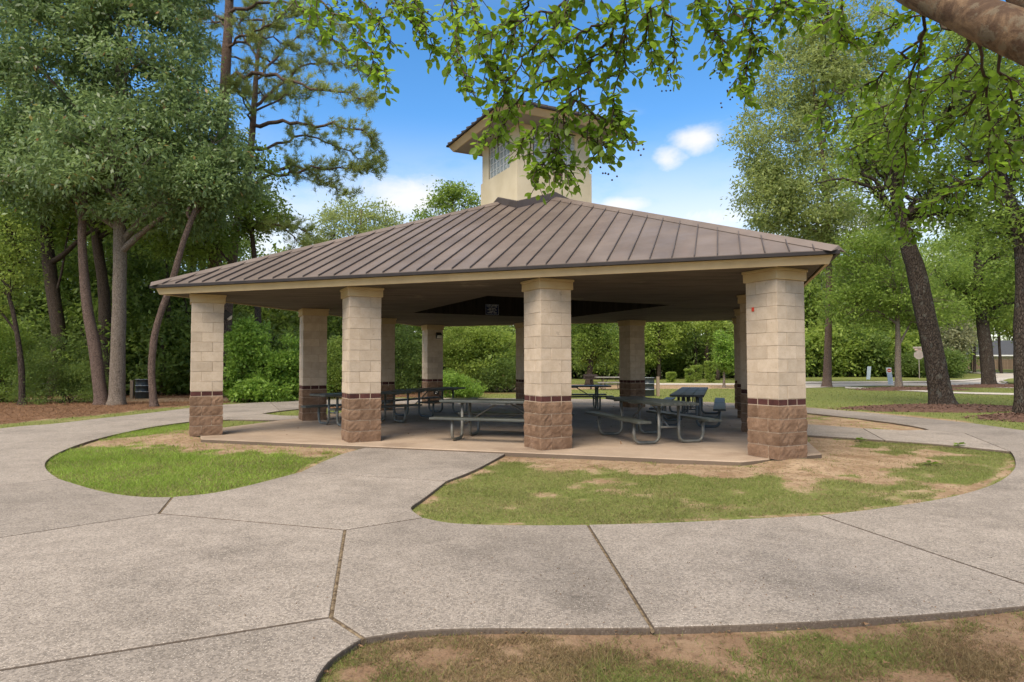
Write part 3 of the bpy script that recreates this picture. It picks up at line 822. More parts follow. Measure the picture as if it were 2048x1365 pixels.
M['block'] = stone_mat('cream_block', (0.44, 0.348, 0.255), (0.52, 0.422, 0.32), (0.36, 0.275, 0.19), 130, 0.003, 0.3, 0.085)
M['split'] = stone_mat('split_face_stone', (0.160, 0.095, 0.058), (0.255, 0.162, 0.104), (0.070, 0.042, 0.028), 75, 0.016, 0, 0.12, 0.35)
M['brick'] = stone_mat('maroon_brick', (0.058, 0.022, 0.020), (0.088, 0.034, 0.029), (0.04, 0.016, 0.014), 90, 0.002, 0, 0.28)
M['mortar'] = simple('mortar', (0.34, 0.265, 0.19), (0.42, 0.33, 0.24), 8, 0.95, 0.3, 120)
M['mortar_low'] = simple('mortar_base', (0.33, 0.25, 0.18), (0.43, 0.34, 0.25), 8, 0.95, 0.3, 120)
M['trim'] = simple('tan_trim_paint', (0.43, 0.315, 0.175), (0.50, 0.375, 0.215), 2.5, 0.6, 0.12, 30, 0.35)
M['stucco'] = simple('cream_stucco', (0.52, 0.44, 0.295), (0.60, 0.515, 0.36), 1.6, 0.9, 0.35, 90, 0.2)
M['drip'] = simple('dark_bronze_metal', (0.016, 0.012, 0.011), (0.028, 0.021, 0.019), 3, 0.55, 0, spec=0.3)


def roof_mat():
    t = NT('bronze_roof_metal')
    v = t.geo()
    st = t.n.new('ShaderNodeMapping')
    t.l.new(t.tc.outputs['Object'], st.inputs['Vector'])
    st.inputs['Scale'].default_value = (3.0, 0.35, 0.35)
    col = t.mix(t.ramp(t.noise(v, 0.9, 6, 0.62), 0.32, 0.7), (0.118, 0.090, 0.074), (0.168, 0.132, 0.111))
    col = t.mix(t.math('MULTIPLY', t.ramp(t.noise(st.outputs[0], 1.6, 5, 0.6), 0.5, 0.75), 0.35), col, (0.165, 0.115, 0.09))
    col = t.mix(t.math('MULTIPLY', t.ramp(t.noise(v, 26, 4, 0.7), 0.60, 0.75), 0.25), col, (0.09, 0.066, 0.056))
    col = t.shade(col, t.ramp(t.rnd(), 0, 1, 0.93, 1.07))
    rg = t.ramp(t.noise(v, 2.0, 5), 0.3, 0.7, 0.42, 0.58)
    return t.done(t.bsdf(col, rg, 0.3, t.bump(t.noise(v, 3.0, 3), 0.06, 0.02)))


M['roof'] = roof_mat()
M['seam'] = simple('dark_roof_seam', (0.055, 0.042, 0.037), (0.085, 0.066, 0.058), 2, 0.5, 0, spec=0.4)


def soffit_mat():
    t = NT('weathered_soffit_board')
    v = t.n.new('ShaderNodeMapping')
    t.l.new(t.geo(), v.inputs['Vector'])
    v.inputs['Rotation'].default_value = (0, 0, 0.315)
    v.inputs['Scale'].default_value = (0.6, 7.5, 1)
    v = v.outputs[0]
    col = t.mix(t.ramp(t.noise(v, 1.5, 7, 0.65), 0.3, 0.7), (0.068, 0.053, 0.042), (0.145, 0.116, 0.092))
    col = t.mix(t.math('MULTIPLY', t.ramp(t.noise(t.geo(), 0.6, 6, 0.65), 0.62, 0.72), 0.55), col, (0.28, 0.235, 0.175))
    col = t.mix(t.math('MULTIPLY', t.ramp(t.noise(t.geo(), 1.1, 5, 0.6), 0.52, 0.70), 0.5), col, (0.06, 0.05, 0.042))
    return t.done(t.bsdf(col, 0.85, 0.2, t.bump(t.noise(v, 9, 4), 0.25, 0.006)))


M['soffit'] = soffit_mat()
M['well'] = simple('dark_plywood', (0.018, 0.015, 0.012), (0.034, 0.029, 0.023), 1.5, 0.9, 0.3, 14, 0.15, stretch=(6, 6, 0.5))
M['soffit_grey'] = simple('grey_tower_soffit', (0.27, 0.24, 0.215), (0.33, 0.295, 0.265), 2, 0.8, 0.1, 20)
M['sign_blue'] = simple('blue_sign', (0.010, 0.022, 0.09), (0.016, 0.030, 0.11), 3, 0.5, 0)
M['white'] = simple('white_paint', (0.62, 0.62, 0.60), (0.72, 0.72, 0.70), 3, 0.6, 0)
M['black'] = simple('black_paint', (0.012, 0.012, 0.012), (0.022, 0.021, 0.020), 3, 0.45, 0, spec=0.4)
M['lens'] = simple('frosted_lamp_lens', (0.55, 0.51, 0.44), (0.63, 0.59, 0.52), 3, 0.3, 0, spec=0.5)
M['red'] = simple('red_print', (0.50, 0.045, 0.02), (0.56, 0.06, 0.03), 3, 0.6, 0)
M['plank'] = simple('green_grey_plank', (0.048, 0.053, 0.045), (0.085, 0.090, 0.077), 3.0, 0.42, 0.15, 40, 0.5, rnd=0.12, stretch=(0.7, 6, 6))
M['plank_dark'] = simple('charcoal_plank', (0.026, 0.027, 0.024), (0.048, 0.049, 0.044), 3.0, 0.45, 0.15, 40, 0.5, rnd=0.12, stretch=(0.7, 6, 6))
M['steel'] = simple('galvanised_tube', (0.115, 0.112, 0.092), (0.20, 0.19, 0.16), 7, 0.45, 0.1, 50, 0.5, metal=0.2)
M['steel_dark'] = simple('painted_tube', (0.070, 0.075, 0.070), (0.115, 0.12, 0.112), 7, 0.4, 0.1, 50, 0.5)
M['barrel'] = simple('black_drum', (0.010, 0.014, 0.016), (0.022, 0.028, 0.030), 3, 0.4, 0.1, 20, 0.5)
M['ring'] = simple('worn_drum_ring', (0.26, 0.29, 0.31), (0.42, 0.45, 0.47), 9, 0.5, 0)
M['post'] = simple('weathered_wood_post', (0.20, 0.145, 0.10), (0.29, 0.22, 0.16), 3, 0.9, 0.4, 25, stretch=(6, 6, 0.6))
M['grey_wood'] = simple('grey_wood', (0.22, 0.20, 0.175), (0.31, 0.285, 0.25), 3, 0.9, 0.3, 25, stretch=(1, 6, 6))
M['post_grey'] = simple('pale_blue_grey_post', (0.30, 0.36, 0.42), (0.36, 0.42, 0.48), 3, 0.6, 0)
M['sign_back'] = simple('bare_sign_back', (0.26, 0.215, 0.19), (0.32, 0.27, 0.24), 3, 0.6, 0)
M['fence'] = simple('brown_fence_board', (0.17, 0.115, 0.08), (0.24, 0.17, 0.12), 3, 0.9, 0, rnd=0.15)
M['shingle'] = simple('dark_shingles', (0.045, 0.048, 0.055), (0.075, 0.078, 0.085), 8, 0.9, 0.3, 30)
M['house'] = simple('house_wall', (0.42, 0.36, 0.29), (0.50, 0.43, 0.35), 3, 0.9, 0)
M['iron'] = simple('rusty_iron', (0.035, 0.028, 0.025), (0.075, 0.052, 0.042), 9, 0.8, 0.3, 40)
M['mulch'] = simple('brown_mulch', (0.075, 0.042, 0.030), (0.17, 0.100, 0.072), 22, 0.97, 0.9, 30, 0.1, bdist=0.03)
M['chip'] = simple('mulch_chip', (0.09, 0.05, 0.036), (0.21, 0.13, 0.095), 30, 0.95, 0, 30, 0.1)

M['bark_oak'] = bark_mat('oak_bark', (0.165, 0.130, 0.100), (0.275, 0.225, 0.18), (0.085, 0.066, 0.05), (9, 9, 2.2), 0.55)
M['bark_pine'] = bark_mat('pine_bark', (0.145, 0.098, 0.078), (0.245, 0.175, 0.140), (0.06, 0.042, 0.034), (8, 8, 2.6), 0.8)
M['bark_dark'] = bark_mat('dark_oak_bark', (0.066, 0.050, 0.039), (0.128, 0.100, 0.078), (0.026, 0.020, 0.016), (9, 9, 2.0), 1.0, 0.22)
M['bark_brown'] = bark_mat('brown_bark', (0.07, 0.052, 0.04), (0.12, 0.09, 0.07), (0.03, 0.023, 0.018), (8, 8, 2.0), 0.8)  # dark brown bark for background trunks and shrub stems


def myrtle_bark():
    t = NT('peeling_myrtle_bark')
    v = t.geo((3.2, 3.2, 3.2))
    n1 = t.noise(v, 3.2, 7, 0.65, 0.8)
    col = t.mix(t.ramp(n1, 0.36, 0.62), (0.075, 0.042, 0.024), (0.205, 0.128, 0.072))
    col = t.mix(t.math('MULTIPLY', t.ramp(t.noise(v, 6.5, 6, 0.65), 0.50, 0.60), 0.7), col, (0.155, 0.122, 0.080))
    col = t.mix(t.math('MULTIPLY', t.ramp(t.noise(v, 30, 4, 0.7), 0.58, 0.70), 0.5), col, (0.06, 0.033, 0.022))
    h = t.math('ADD', t.math('MULTIPLY', n1, 0.8), t.math('MULTIPLY', t.noise(v, 26, 5, 0.7), 0.6))
    return t.done(t.bsdf(col, 0.75, 0.25, t.bump(h, 0.45, 0.012)))


M['bark_myrtle'] = myrtle_bark()
M['twig'] = simple('brown_twig', (0.055, 0.038, 0.026), (0.10, 0.07, 0.048), 8, 0.9, 0)
M['pod'] = simple('brown_seed_pod', (0.045, 0.028, 0.018), (0.08, 0.05, 0.032), 8, 0.8, 0)

M['lf_oak'] = leaf_mat('grey_green_oak_leaf', (0.058, 0.105, 0.028), (0.22, 0.3, 0.112), 0.36, 0.42, 0.5, rare=(0.33, 0.15, 0.05))
M['lf_dark'] = leaf_mat('deep_green_leaf', (0.058, 0.095, 0.02), (0.165, 0.23, 0.054), 0.42)
M['lf_mid'] = leaf_mat('mid_green_leaf', (0.09, 0.145, 0.024), (0.24, 0.325, 0.064), 0.46)
M['lf_light'] = leaf_mat('fresh_green_leaf', (0.125, 0.185, 0.03), (0.31, 0.385, 0.082), 0.46)
M['lf_bright'] = leaf_mat('bright_green_leaf', (0.095, 0.178, 0.022), (0.24, 0.36, 0.06), 0.42)
M['lf_pale'] = leaf_mat('pale_flowering_leaf', (0.14, 0.165, 0.070), (0.32, 0.315, 0.180), 0.35)
M['lf_sage'] = leaf_mat('sage_green_leaf', (0.13, 0.178, 0.044), (0.31, 0.355, 0.12), 0.44, 0.45, 0.4)
M['needle'] = leaf_mat('pine_needle', (0.13, 0.17, 0.034), (0.3, 0.345, 0.105), 0.42, 0.5, 0.3)
M['lf_myrtle'] = leaf_mat('myrtle_leaf', (0.085, 0.145, 0.016), (0.19, 0.275, 0.036), 0.62, 0.4, 0.4, tl=(0.38, 0.60, 0.045))
M['blade'] = leaf_mat('grass_blade', (0.130, 0.205, 0.020), (0.290, 0.390, 0.066), 0.3, 0.6, 0.2)
M['blade_dry'] = leaf_mat('dry_grass_blade', (0.120, 0.125, 0.036), (0.300, 0.255, 0.115), 0.25, 0.6, 0.2)
M['blade_olive'] = leaf_mat('olive_grass_blade', (0.100, 0.130, 0.026), (0.220, 0.250, 0.070), 0.3, 0.6, 0.2)
M['blade_brown'] = leaf_mat('brown_grass_blade', (0.120, 0.086, 0.042), (0.270, 0.200, 0.105), 0.2, 0.7, 0.1)
M['joint'] = simple('joint_soil', (0.075, 0.052, 0.034), (0.25, 0.19, 0.12), 24, 0.95, 0.6, 60, 0.1)
M['pale_red'] = simple('faded_red_blade', (0.42, 0.25, 0.21), (0.55, 0.38, 0.33), 6, 0.6, 0)
M['straw'] = leaf_mat('pine_straw', (0.11, 0.058, 0.032), (0.29, 0.165, 0.09), 0.1, 0.8, 0.1)
M['dead'] = leaf_mat('dead_leaf', (0.09, 0.05, 0.028), (0.24, 0.15, 0.085), 0.1, 0.8, 0.1)


def glass_mat():
    t = NT('glass_block_glass')
    v = t.coords((1, 1, 1))
    n = t.noise(v, 16, 3)
    pb = t.bsdf(t.mix(t.ramp(n, 0.3, 0.7), (0.34, 0.38, 0.37), (0.62, 0.66, 0.64)), 0.12, 0.7, t.bump(n, 0.8, 0.03))
    pb.inputs['Transmission Weight'].default_value = 0.35
    return t.done(pb)


M['glass'] = glass_mat()

# ------------------------------------------------------------------ ground
rng = np.random.RandomState(11)
_all = [q for v in SLABS.values() for q in v]
SHARED = {q for q in _all if _all.count(q) > 1}
PATH_OUT = {k: smooth_poly(v, 4, fixed=SHARED) for k, v in SLABS.items()}
ISL = {k: smooth_poly(v, 3) for k, v in ISLANDS.items()}
S11_OUT = SLABS['S11'][1:9]                     # outer edge of the loop path, woodland side
S12_OUT = SLABS['S12'][0:8]


def W2(a, b):
    return PC + a * pv + b * nv


FLOOR_H = 6.28
FC = 5.02                       # the corners are cut off just outside the corner columns
floor_poly = [W2(-FC, -FLOOR_H), W2(FC, -FLOOR_H), W2(FLOOR_H, -FC), W2(FLOOR_H, FC), W2(FC, FLOOR_H), W2(-FC, FLOOR_H), W2(-FLOOR_H, FC), W2(-FLOOR_H, -FC)]


def turf_straw(x, y):
    """how much turf and how much pine straw covers the soil at x, y"""
    big, sm = fbm(x * 0.55, y * 0.55, 3.0), fbm(x * 2.6, y * 2.6, 9.0)
    a = (x - PC[0]) * pv[0] + (y - PC[1]) * pv[1]
    b = (x - PC[0]) * nv[0] + (y - PC[1]) * nv[1]
    dfl = np.maximum(np.maximum(np.abs(a), np.abs(b)) - FLOOR_H, 0)     # distance from the pavilion floor
    turf = np.full(len(x), 0.80) + (big - 0.5) * 0.7
    inA, inB, inD, inC = (in_poly(x, y, ISLANDS[k]) for k in 'ABDC')
    tA = 0.98 + (sm - 0.5) * 0.25 - 0.95 * sstep(1.75, 0.25, dfl + (sm - 0.5) * 1.4) - 0.55 * sstep(1.0, 0.2, np.hypot(x + 2.6, (y - 9.9) * 0.8))
    edgeA = sstep(0.14, 0.0, seg_dist(x, y, ISLANDS['A'], True))
    turf = np.where(inA, tA - 0.45 * edgeA, turf)
    tB = 0.80 + (big - 0.5) * 0.8 + (sm - 0.5) * 1.5 - 0.75 * sstep(1.5, 0.2, dfl + (sm - 0.5) * 1.2) + 0.35 * sstep(1.8, 0.4, np.hypot(x + 0.2, (y - 6.6) * 1.2))
    tB -= 0.45 * sstep(1.5, 0.4, np.hypot(x - 5.4, (y - 10.6) * 0.9)) + 0.5 * sstep(0.22, 0.03, seg_dist(x, y, ISLANDS['B'], True))
    turf = np.where(inB, tB, turf)
    tD = 0.62 + (big - 0.5) * 0.9 + (sm - 0.5) * 1.7 - 0.5 * sstep(0.20, 0.03, seg_dist(x, y, [q for q in ISLANDS['D'] if q[1] > 3.2], False))
    turf = np.where(inD, tD, turf)
    turf = np.where(inC, 0.28 + (sm - 0.5) * 1.2, turf)
    # dirt beside the far side of the loop, worn court behind the pavilion
    turf -= 0.75 * sstep(6.5, 3.0, np.abs(y - 43.5) + np.maximum(np.abs(x - 1.0) - 12, 0)) * (y > 36)
    turf -= 0.6 * sstep(1.3, 0.2, seg_dist(x, y, SLABS['S9'][8:14])) * (~inB) * (~inC)
    turf = np.where((y > 22) & (y < 60) & (x > 8), turf + 0.12, turf)
    # woodland floor
    d1 = seg_dist(x, y, S11_OUT + S12_OUT[1:])
    back = (x < 2.2) & (y > 12.0 - 0.35 * (x + 9)) & (b > -6.2)
    woods = back & ((x < -5.0) | (y > 24)) & ~inA & (dfl > 0.05)
    dl = seg_dist(x, y, SLABS['S11'][9:22])
    woods &= ~((dfl < 3.0) & (y < 22.5) & (x > -8))
    st = np.where(woods, sstep(0.9, 1.9, d1 + (sm - 0.5) * 0.9 + (big - 0.5) * 0.9), 0.0)
    st = np.where((x > -3.5) & (y > 24), st * sstep(30, 34, y) * 0.5, st)
    turf = np.where(woods & (x < -5), np.clip(0.66 + (sm - 0.5) * 0.8, 0, 1), turf)
    st = np.maximum(st, np.where((y > 46) & (x < 2), 0.9, 0))
    # sandy clearing between the trees on the left
    turf = np.where(st > 0.5, turf * (1 - sstep(0.3, 0.7, st)), turf)
    st = st * (1 - 0.85 * sstep(2.2, 1.0, np.abs(y - 28.6 - 0.35 * (sm - .5))) * (x < -9))
    return np.clip(turf, 0, 1.2), np.clip(st, 0, 1)


def ground_z(x, y):
    """lawn level, with soil heaped against the cut corners of the floor"""
    z = GZ + (fbm(x * 1.3, y * 1.3, 1.0) - 0.5) * 0.03
    for sa, sb in ((1, -1), (-1, -1), (1, 1), (-1, 1)):
        c = W2(sa * (1.5 * SP + 0.36), sb * (1.5 * SP + 0.36))
        z = z + 0.088 * np.exp(-(((x - c[0]) ** 2 + (y - c[1]) ** 2) / 0.55 ** 2) ** 1.5)
    return z


def grid_axis(lo, hi, step, outs):
    fine = list(np.arange(lo, hi + 1e-6, step))
    return np.array(sorted([-q for q in outs[0]] + fine + list(outs[1])))


gx = grid_axis(-20, 20, 0.16, ([2500, 900, 400, 200, 120, 80, 60, 45, 36, 30, 26, 23, 21], [21, 23, 26, 30, 36, 45, 60, 80, 120, 200, 400, 900, 2500]))
gy = grid_axis(1.6, 34, 0.14, ([600, 150, 40, 10, 3, 0], [35, 36.5, 38, 40, 42, 44, 46, 48, 51, 54, 58, 63, 70, 80, 95, 120, 160, 240, 400, 900, 3000]))
GX, GY = np.meshgrid(gx, gy)
fx, fy = GX.ravel(), GY.ravel()
gzv = ground_z(fx, fy)
vert = np.stack([fx, fy, gzv], 1).astype(np.float32)
nx_, ny_ = len(gx), len(gy)
ii = (np.arange(ny_ - 1)[:, None] * nx_ + np.arange(nx_ - 1)[None, :]).ravel()
quads = np.stack([ii, ii + 1, ii + nx_ + 1, ii + nx_], 1).astype(np.int32)
me = bpy.data.meshes.new('ground')
me.vertices.add(len(vert))
me.vertices.foreach_set('co', vert.ravel())
me.loops.add(quads.size)
me.loops.foreach_set('vertex_index', quads.ravel())
me.polygons.add(len(quads))
me.polygons.foreach_set('loop_start', np.arange(0, quads.size, 4, dtype=np.int32))
me.polygons.foreach_set('use_smooth', np.ones(len(quads), bool))
me.update(calc_edges=True)
tv, sv = turf_straw(fx, fy)
tv = tv * np.where(in_poly(fx, fy, ISLANDS['D']) | (fy < 2.9), 0.55, 1.0) * np.where(in_poly(fx, fy, ISLANDS['B']), 0.85, 1.0)
hum = np.where(in_poly(fx, fy, ISLANDS['D']) | ((fy < 3.6) & (fx > -1)), 0.75, 0.0) + np.where(in_poly(fx, fy, ISLANDS['B']), 0.34, 0) + np.where(in_poly(fx, fy, ISLANDS['C']), 0.3, 0)
for nm, arr in (('turf', tv), ('straw', sv), ('humus', hum)):
    at = me.attributes.new(nm, 'FLOAT', 'POINT')
    at.data.foreach_set('value', arr.astype(np.float32))
tag(link('ground', me, M['ground']), 'patchy lawn, bare sandy soil and pine straw around the pavilion', 'ground', kind='structure')

# ------------------------------------------------------------------ paths: every poured slab is a piece, joints are open gaps
path = tag(empty('path'), 'exposed aggregate concrete path looping round the pavilion', 'path', kind='structure')
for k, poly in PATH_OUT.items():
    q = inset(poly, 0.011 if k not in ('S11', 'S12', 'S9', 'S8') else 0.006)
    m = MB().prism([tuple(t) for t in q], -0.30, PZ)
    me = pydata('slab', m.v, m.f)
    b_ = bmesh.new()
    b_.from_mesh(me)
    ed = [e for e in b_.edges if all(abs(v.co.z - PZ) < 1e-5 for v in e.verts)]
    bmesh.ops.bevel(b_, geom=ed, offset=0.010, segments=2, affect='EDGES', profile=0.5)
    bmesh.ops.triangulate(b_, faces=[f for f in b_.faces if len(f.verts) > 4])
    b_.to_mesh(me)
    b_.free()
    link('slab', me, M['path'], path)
# dirt packed in the two wide joints
fill = MB()
for pts, w, dz in (([SLABS['S1'][3], SLABS['S1'][4]], 0.017, 0.018), ([SLABS['S1'][4], SLABS['S0'][3]], 0.018, 0.020), ([SLABS['S4'][5], SLABS['S4'][6]], 0.012, 0.02), ([SLABS['S1'][2], SLABS['S2'][1]], 0.014, 0.02)):
    fill.tube(catmull([(q[0], q[1], PZ - dz) for q in pts], 9), w, 8)
fill.build('joint_dirt', M['joint'], path)

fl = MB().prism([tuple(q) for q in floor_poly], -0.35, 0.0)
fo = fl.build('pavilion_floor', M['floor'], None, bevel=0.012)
tag(fo, 'stained tan concrete floor slab under the pavilion roof', 'floor', kind='structure')


def sheet(name, poly, z0, z1, mat):
    m = MB().prism([tuple(q) for q in inset(poly, 0.0)], z0, z1)
    o = m.build(name, mat)
    b2 = bmesh.new()
    b2.from_mesh(o.data)
    bmesh.ops.triangulate(b2, faces=[f for f in b2.faces if len(f.verts) > 4])
    b2.to_mesh(o.data)
    b2.free()
    return o


tag(sheet('road', smooth_poly(ROAD, 3), -0.25, -0.050, M['road']), 'pale concrete road curving off beyond the lawn', 'road', kind='structure')
tag(sheet('footpath', smooth_poly(FARPATH, 3), -0.25, -0.046, M['road']), 'narrow pale footpath crossing the lawn before the road', 'path', kind='structure')
tag(sheet('footpath', FARPATH2, -0.25, -0.046, M['road']), 'straight pale footpath in front of the clipped bushes', 'path', kind='structure')
tag(sheet('grass_verge', smooth_poly(RISLAND, 3), -0.25, 0.03, M['ground']), 'kerbed grass verge beside the far road', 'verge', kind='structure')
va = bpy.data.objects['grass_verge'].data
va.attributes.new('turf', 'FLOAT', 'POINT').data.foreach_set('value', np.full(len(va.vertices), 0.9, np.float32))
va.attributes.new('straw', 'FLOAT', 'POINT').data.foreach_set('value', np.zeros(len(va.vertices), np.float32))
kb = MB()
for pl in ([ROAD[i] for i in range(0, 6)], [ROAD[6], ROAD[7]], RISLAND[:3] + RISLAND[-1:]):
    if pl[0] == RISLAND[0]:
        pl = [RISLAND[6], RISLAND[0], RISLAND[1], RISLAND[2]]
    kb.tube([(x, y, -0.01) for x, y in pl], 0.11, 4)
tag(kb.build('kerb', M['road']), 'pale concrete kerb edging the far road', 'kerb', kind='structure')

# ------------------------------------------------------------------ pavilion
pav = tag(empty('pavilion', (PC[0], PC[1], 0), YAW), 'open picnic pavilion with block columns, brown metal roof and small tower', 'pavilion')
U8 = 0.2032


def split_mesh(sx, sy, sz, seed):
    """split-faced stone: box with rough, broken faces and clean arrises at the bed joints"""
    nx2, ny2, nz2 = max(3, int(sx / 0.05)), max(3, int(sy / 0.05)), 4
    b = bmesh.new()
    bmesh.ops.create_grid(b, x_segments=1, y_segments=1, size=0.5)
    b.clear()
    rs = random.Random(seed)
    vs2 = {}

    def vt(i, j, k):
        if (i, j, k) not in vs2:
            x, y, z = (i / nx2 - 0.5) * sx, (j / ny2 - 0.5) * sy, (k / nz2 - 0.5) * sz
            onx, ony = i in (0, nx2), j in (0, ny2)
            edge = k in (0, nz2)
            amp = 0.004 if edge else rs.uniform(0.003, 0.015)
            if onx:
                x += math.copysign(amp - 0.004, x)
            if ony:
                y += math.copysign(amp - 0.004, y)
            if onx and ony:
                x *= 0.985
                y *= 0.985
            vs2[(i, j, k)] = b.verts.new((x, y, z + (0 if edge else rs.uniform(-0.006, 0.006))))
        return vs2[(i, j, k)]
    for i in range(nx2):
        for k in range(nz2):
            for j in (0, ny2):
                q = [vt(i, j, k), vt(i + 1, j, k), vt(i + 1, j, k + 1), vt(i, j, k + 1)]
                b.faces.new(q if j == 0 else q[::-1])
    for j in range(ny2):
        for k in range(nz2):
            for i in (0, nx2):
                q = [vt(i, j, k), vt(i, j + 1, k), vt(i, j + 1, k + 1), vt(i, j, k + 1)]
                b.faces.new(q[::-1] if i == 0 else q)
    for i in range(nx2):
        for j in range(ny2):
            for k in (0, nz2):
                q = [vt(i, j, k), vt(i + 1, j, k), vt(i + 1, j + 1, k), vt(i, j + 1, k)]
                b.faces.new(q[::-1] if k == 0 else q)
    me_ = bpy.data.meshes.new('split_block')
    b.to_mesh(me_)
    b.free()
    return me_


JT = 0.007          # mortar joint
smooth_mesh = pydata('block', *(lambda m: (m.v, m.f))(MB().box(-U8 + JT / 2, U8 - JT / 2, -U8 / 2, U8 / 2 - JT / 2, -U8 / 2 + JT / 2, U8 / 2 - JT / 2)))
bev(smooth_mesh, 0.003)
split_var = [split_mesh(2 * U8 - 0.012, U8, U8 - 0.012, s) for s in range(5)]
brick_mesh = pydata('brick', *(lambda m: (m.v, m.f))(MB().box(-U8 / 2 + 0.005, U8 / 2 - 0.005, -U8 / 2 + 0.005, U8 / 2 - 0.005, -0.046, 0.046)))
bev(brick_mesh, 0.003)
for m_, k in ((smooth_mesh, 'block'), (brick_mesh, 'brick')):
    m_.materials.append(M[k])
for m_ in split_var:
    m_.materials.append(M['split'])
LAY0 = [((-0.5, -1), 0), ((1, -0.5), 1), ((0.5, 1), 2), ((-1, 0.5), 3)]      # pinwheel of four blocks per course
LAY1 = [((0.5, -1), 0), ((1, 0.5), 1), ((-0.5, 1), 2), ((-1, -0.5), 3)]
ZB, ZT, CAPZ = 4 * U8, 4 * U8 + 0.1016, 13 * U8 + 0.1016
core_mesh = MB().box(-1.5 * U8 + 0.006, 1.5 * U8 - 0.006, -1.5 * U8 + 0.006, 1.5 * U8 - 0.006, ZB, CAPZ)
core_low = MB().box(-1.5 * U8 + 0.005, 1.5 * U8 - 0.005, -1.5 * U8 + 0.005, 1.5 * U8 - 0.005, 0.0, ZB)
SOF = 2.925
cap_mb = MB()
for h, z0, z1 in ((0.333, CAPZ, SOF - 0.045), (0.348, SOF - 0.045, SOF - 0.002)):
    cap_mb.box(-h, h, -h, h, z0, z1)
core_me = pydata('mortar_core', core_mesh.v, core_mesh.f)
low_me = pydata('mortar_base', core_low.v, core_low.f)
cap_me = pydata('capital', cap_mb.v, cap_mb.f)
bev(cap_me, 0.006)
col_rng = random.Random(5)
INDIV = {(0, 0), (1, 0), (2, 0), (3, 0), (0, 1), (0, 3), (2, 3)}
COLS = [(i, j) for i in range(4) for j in range(4) if i in (0, 3) or j in (0, 3)]
for (i, j) in COLS:
    c = empty('column', ((i - 1.5) * SP, (j - 1.5) * SP, 0), R(45), pav)
    link('mortar_core', core_me, M['mortar'], c)
    link('mortar_base', low_me, M['mortar_low'], c)
    link('capital', cap_me, M['trim'], c)
    flip = 1 if (i, j) in ((3, 0), (0, 1)) else 0
    merged = {0: [], 1: [], 2: []}
    for cidx in range(13):
        base = cidx < 4
        z = cidx * U8 + U8 / 2 if base else ZT + (cidx - 4) * U8 + U8 / 2
        par = (1 - cidx % 2) if base else (cidx % 2)
        lay = LAY1 if (par ^ flip) else LAY0
        for (cx_, cy_), rot in lay:
            me_ = col_rng.choice(split_var) if base else smooth_mesh
            rz_ = R(90 * rot) + (R(180) if base and col_rng.random() < 0.5 else 0)
            if base:                    # outer end flush with the face, the joint at the inner end
                sg_ = 0.006 * (1 if lay is LAY1 else -1) / U8
                cx_, cy_ = cx_ + sg_ * round(math.cos(R(90 * rot))), cy_ + sg_ * round(math.sin(R(90 * rot)))
            if not base:
                rz_ = R(90 * rot)
            if (i, j) in INDIV:
                link('stone' if base else 'block', me_, None, c, (cx_ * U8, cy_ * U8, z), rz_)
            else:
                merged[0 if base else 1].append((me_, cx_ * U8, cy_ * U8, z, rz_))
    for a in (-1, 0, 1):
        for b in (-1, 0, 1):
            if a or b:
                if (i, j) in INDIV:
                    link('brick', brick_mesh, None, c, (a * (U8 + 0.0), b * (U8 + 0.0), ZB + 0.0508))
                else:
                    merged[2].append((brick_mesh, a * U8, b * U8, ZB + 0.0508, 0))
    for key, nm in ((0, 'stonework'), (1, 'blockwork'), (2, 'brickwork')):
        if merged[key]:
            b = bmesh.new()
            for me_, x, y, z, rz_ in merged[key]:
                n0 = len(b.verts)
                b.from_mesh(me_)
                b.verts.ensure_lookup_table()
                mt = Matrix.Translation((x, y, z)) @ Matrix.Rotation(rz_, 4, 'Z')
                for v in b.verts[n0:]:
                    v.co = mt @ v.co
            me2 = bpy.data.meshes.new(nm)
            b.to_mesh(me2)
            b.free()
            link(nm, me2, M[('split', 'block', 'brick')[key]], c)['kind'] = 'stuff'
    if (i, j) == (3, 0):
        MB().box(-0.3115, -0.306, 0.135, 0.182, 2.28, 2.345).build('red_sticker', M['red'], c)

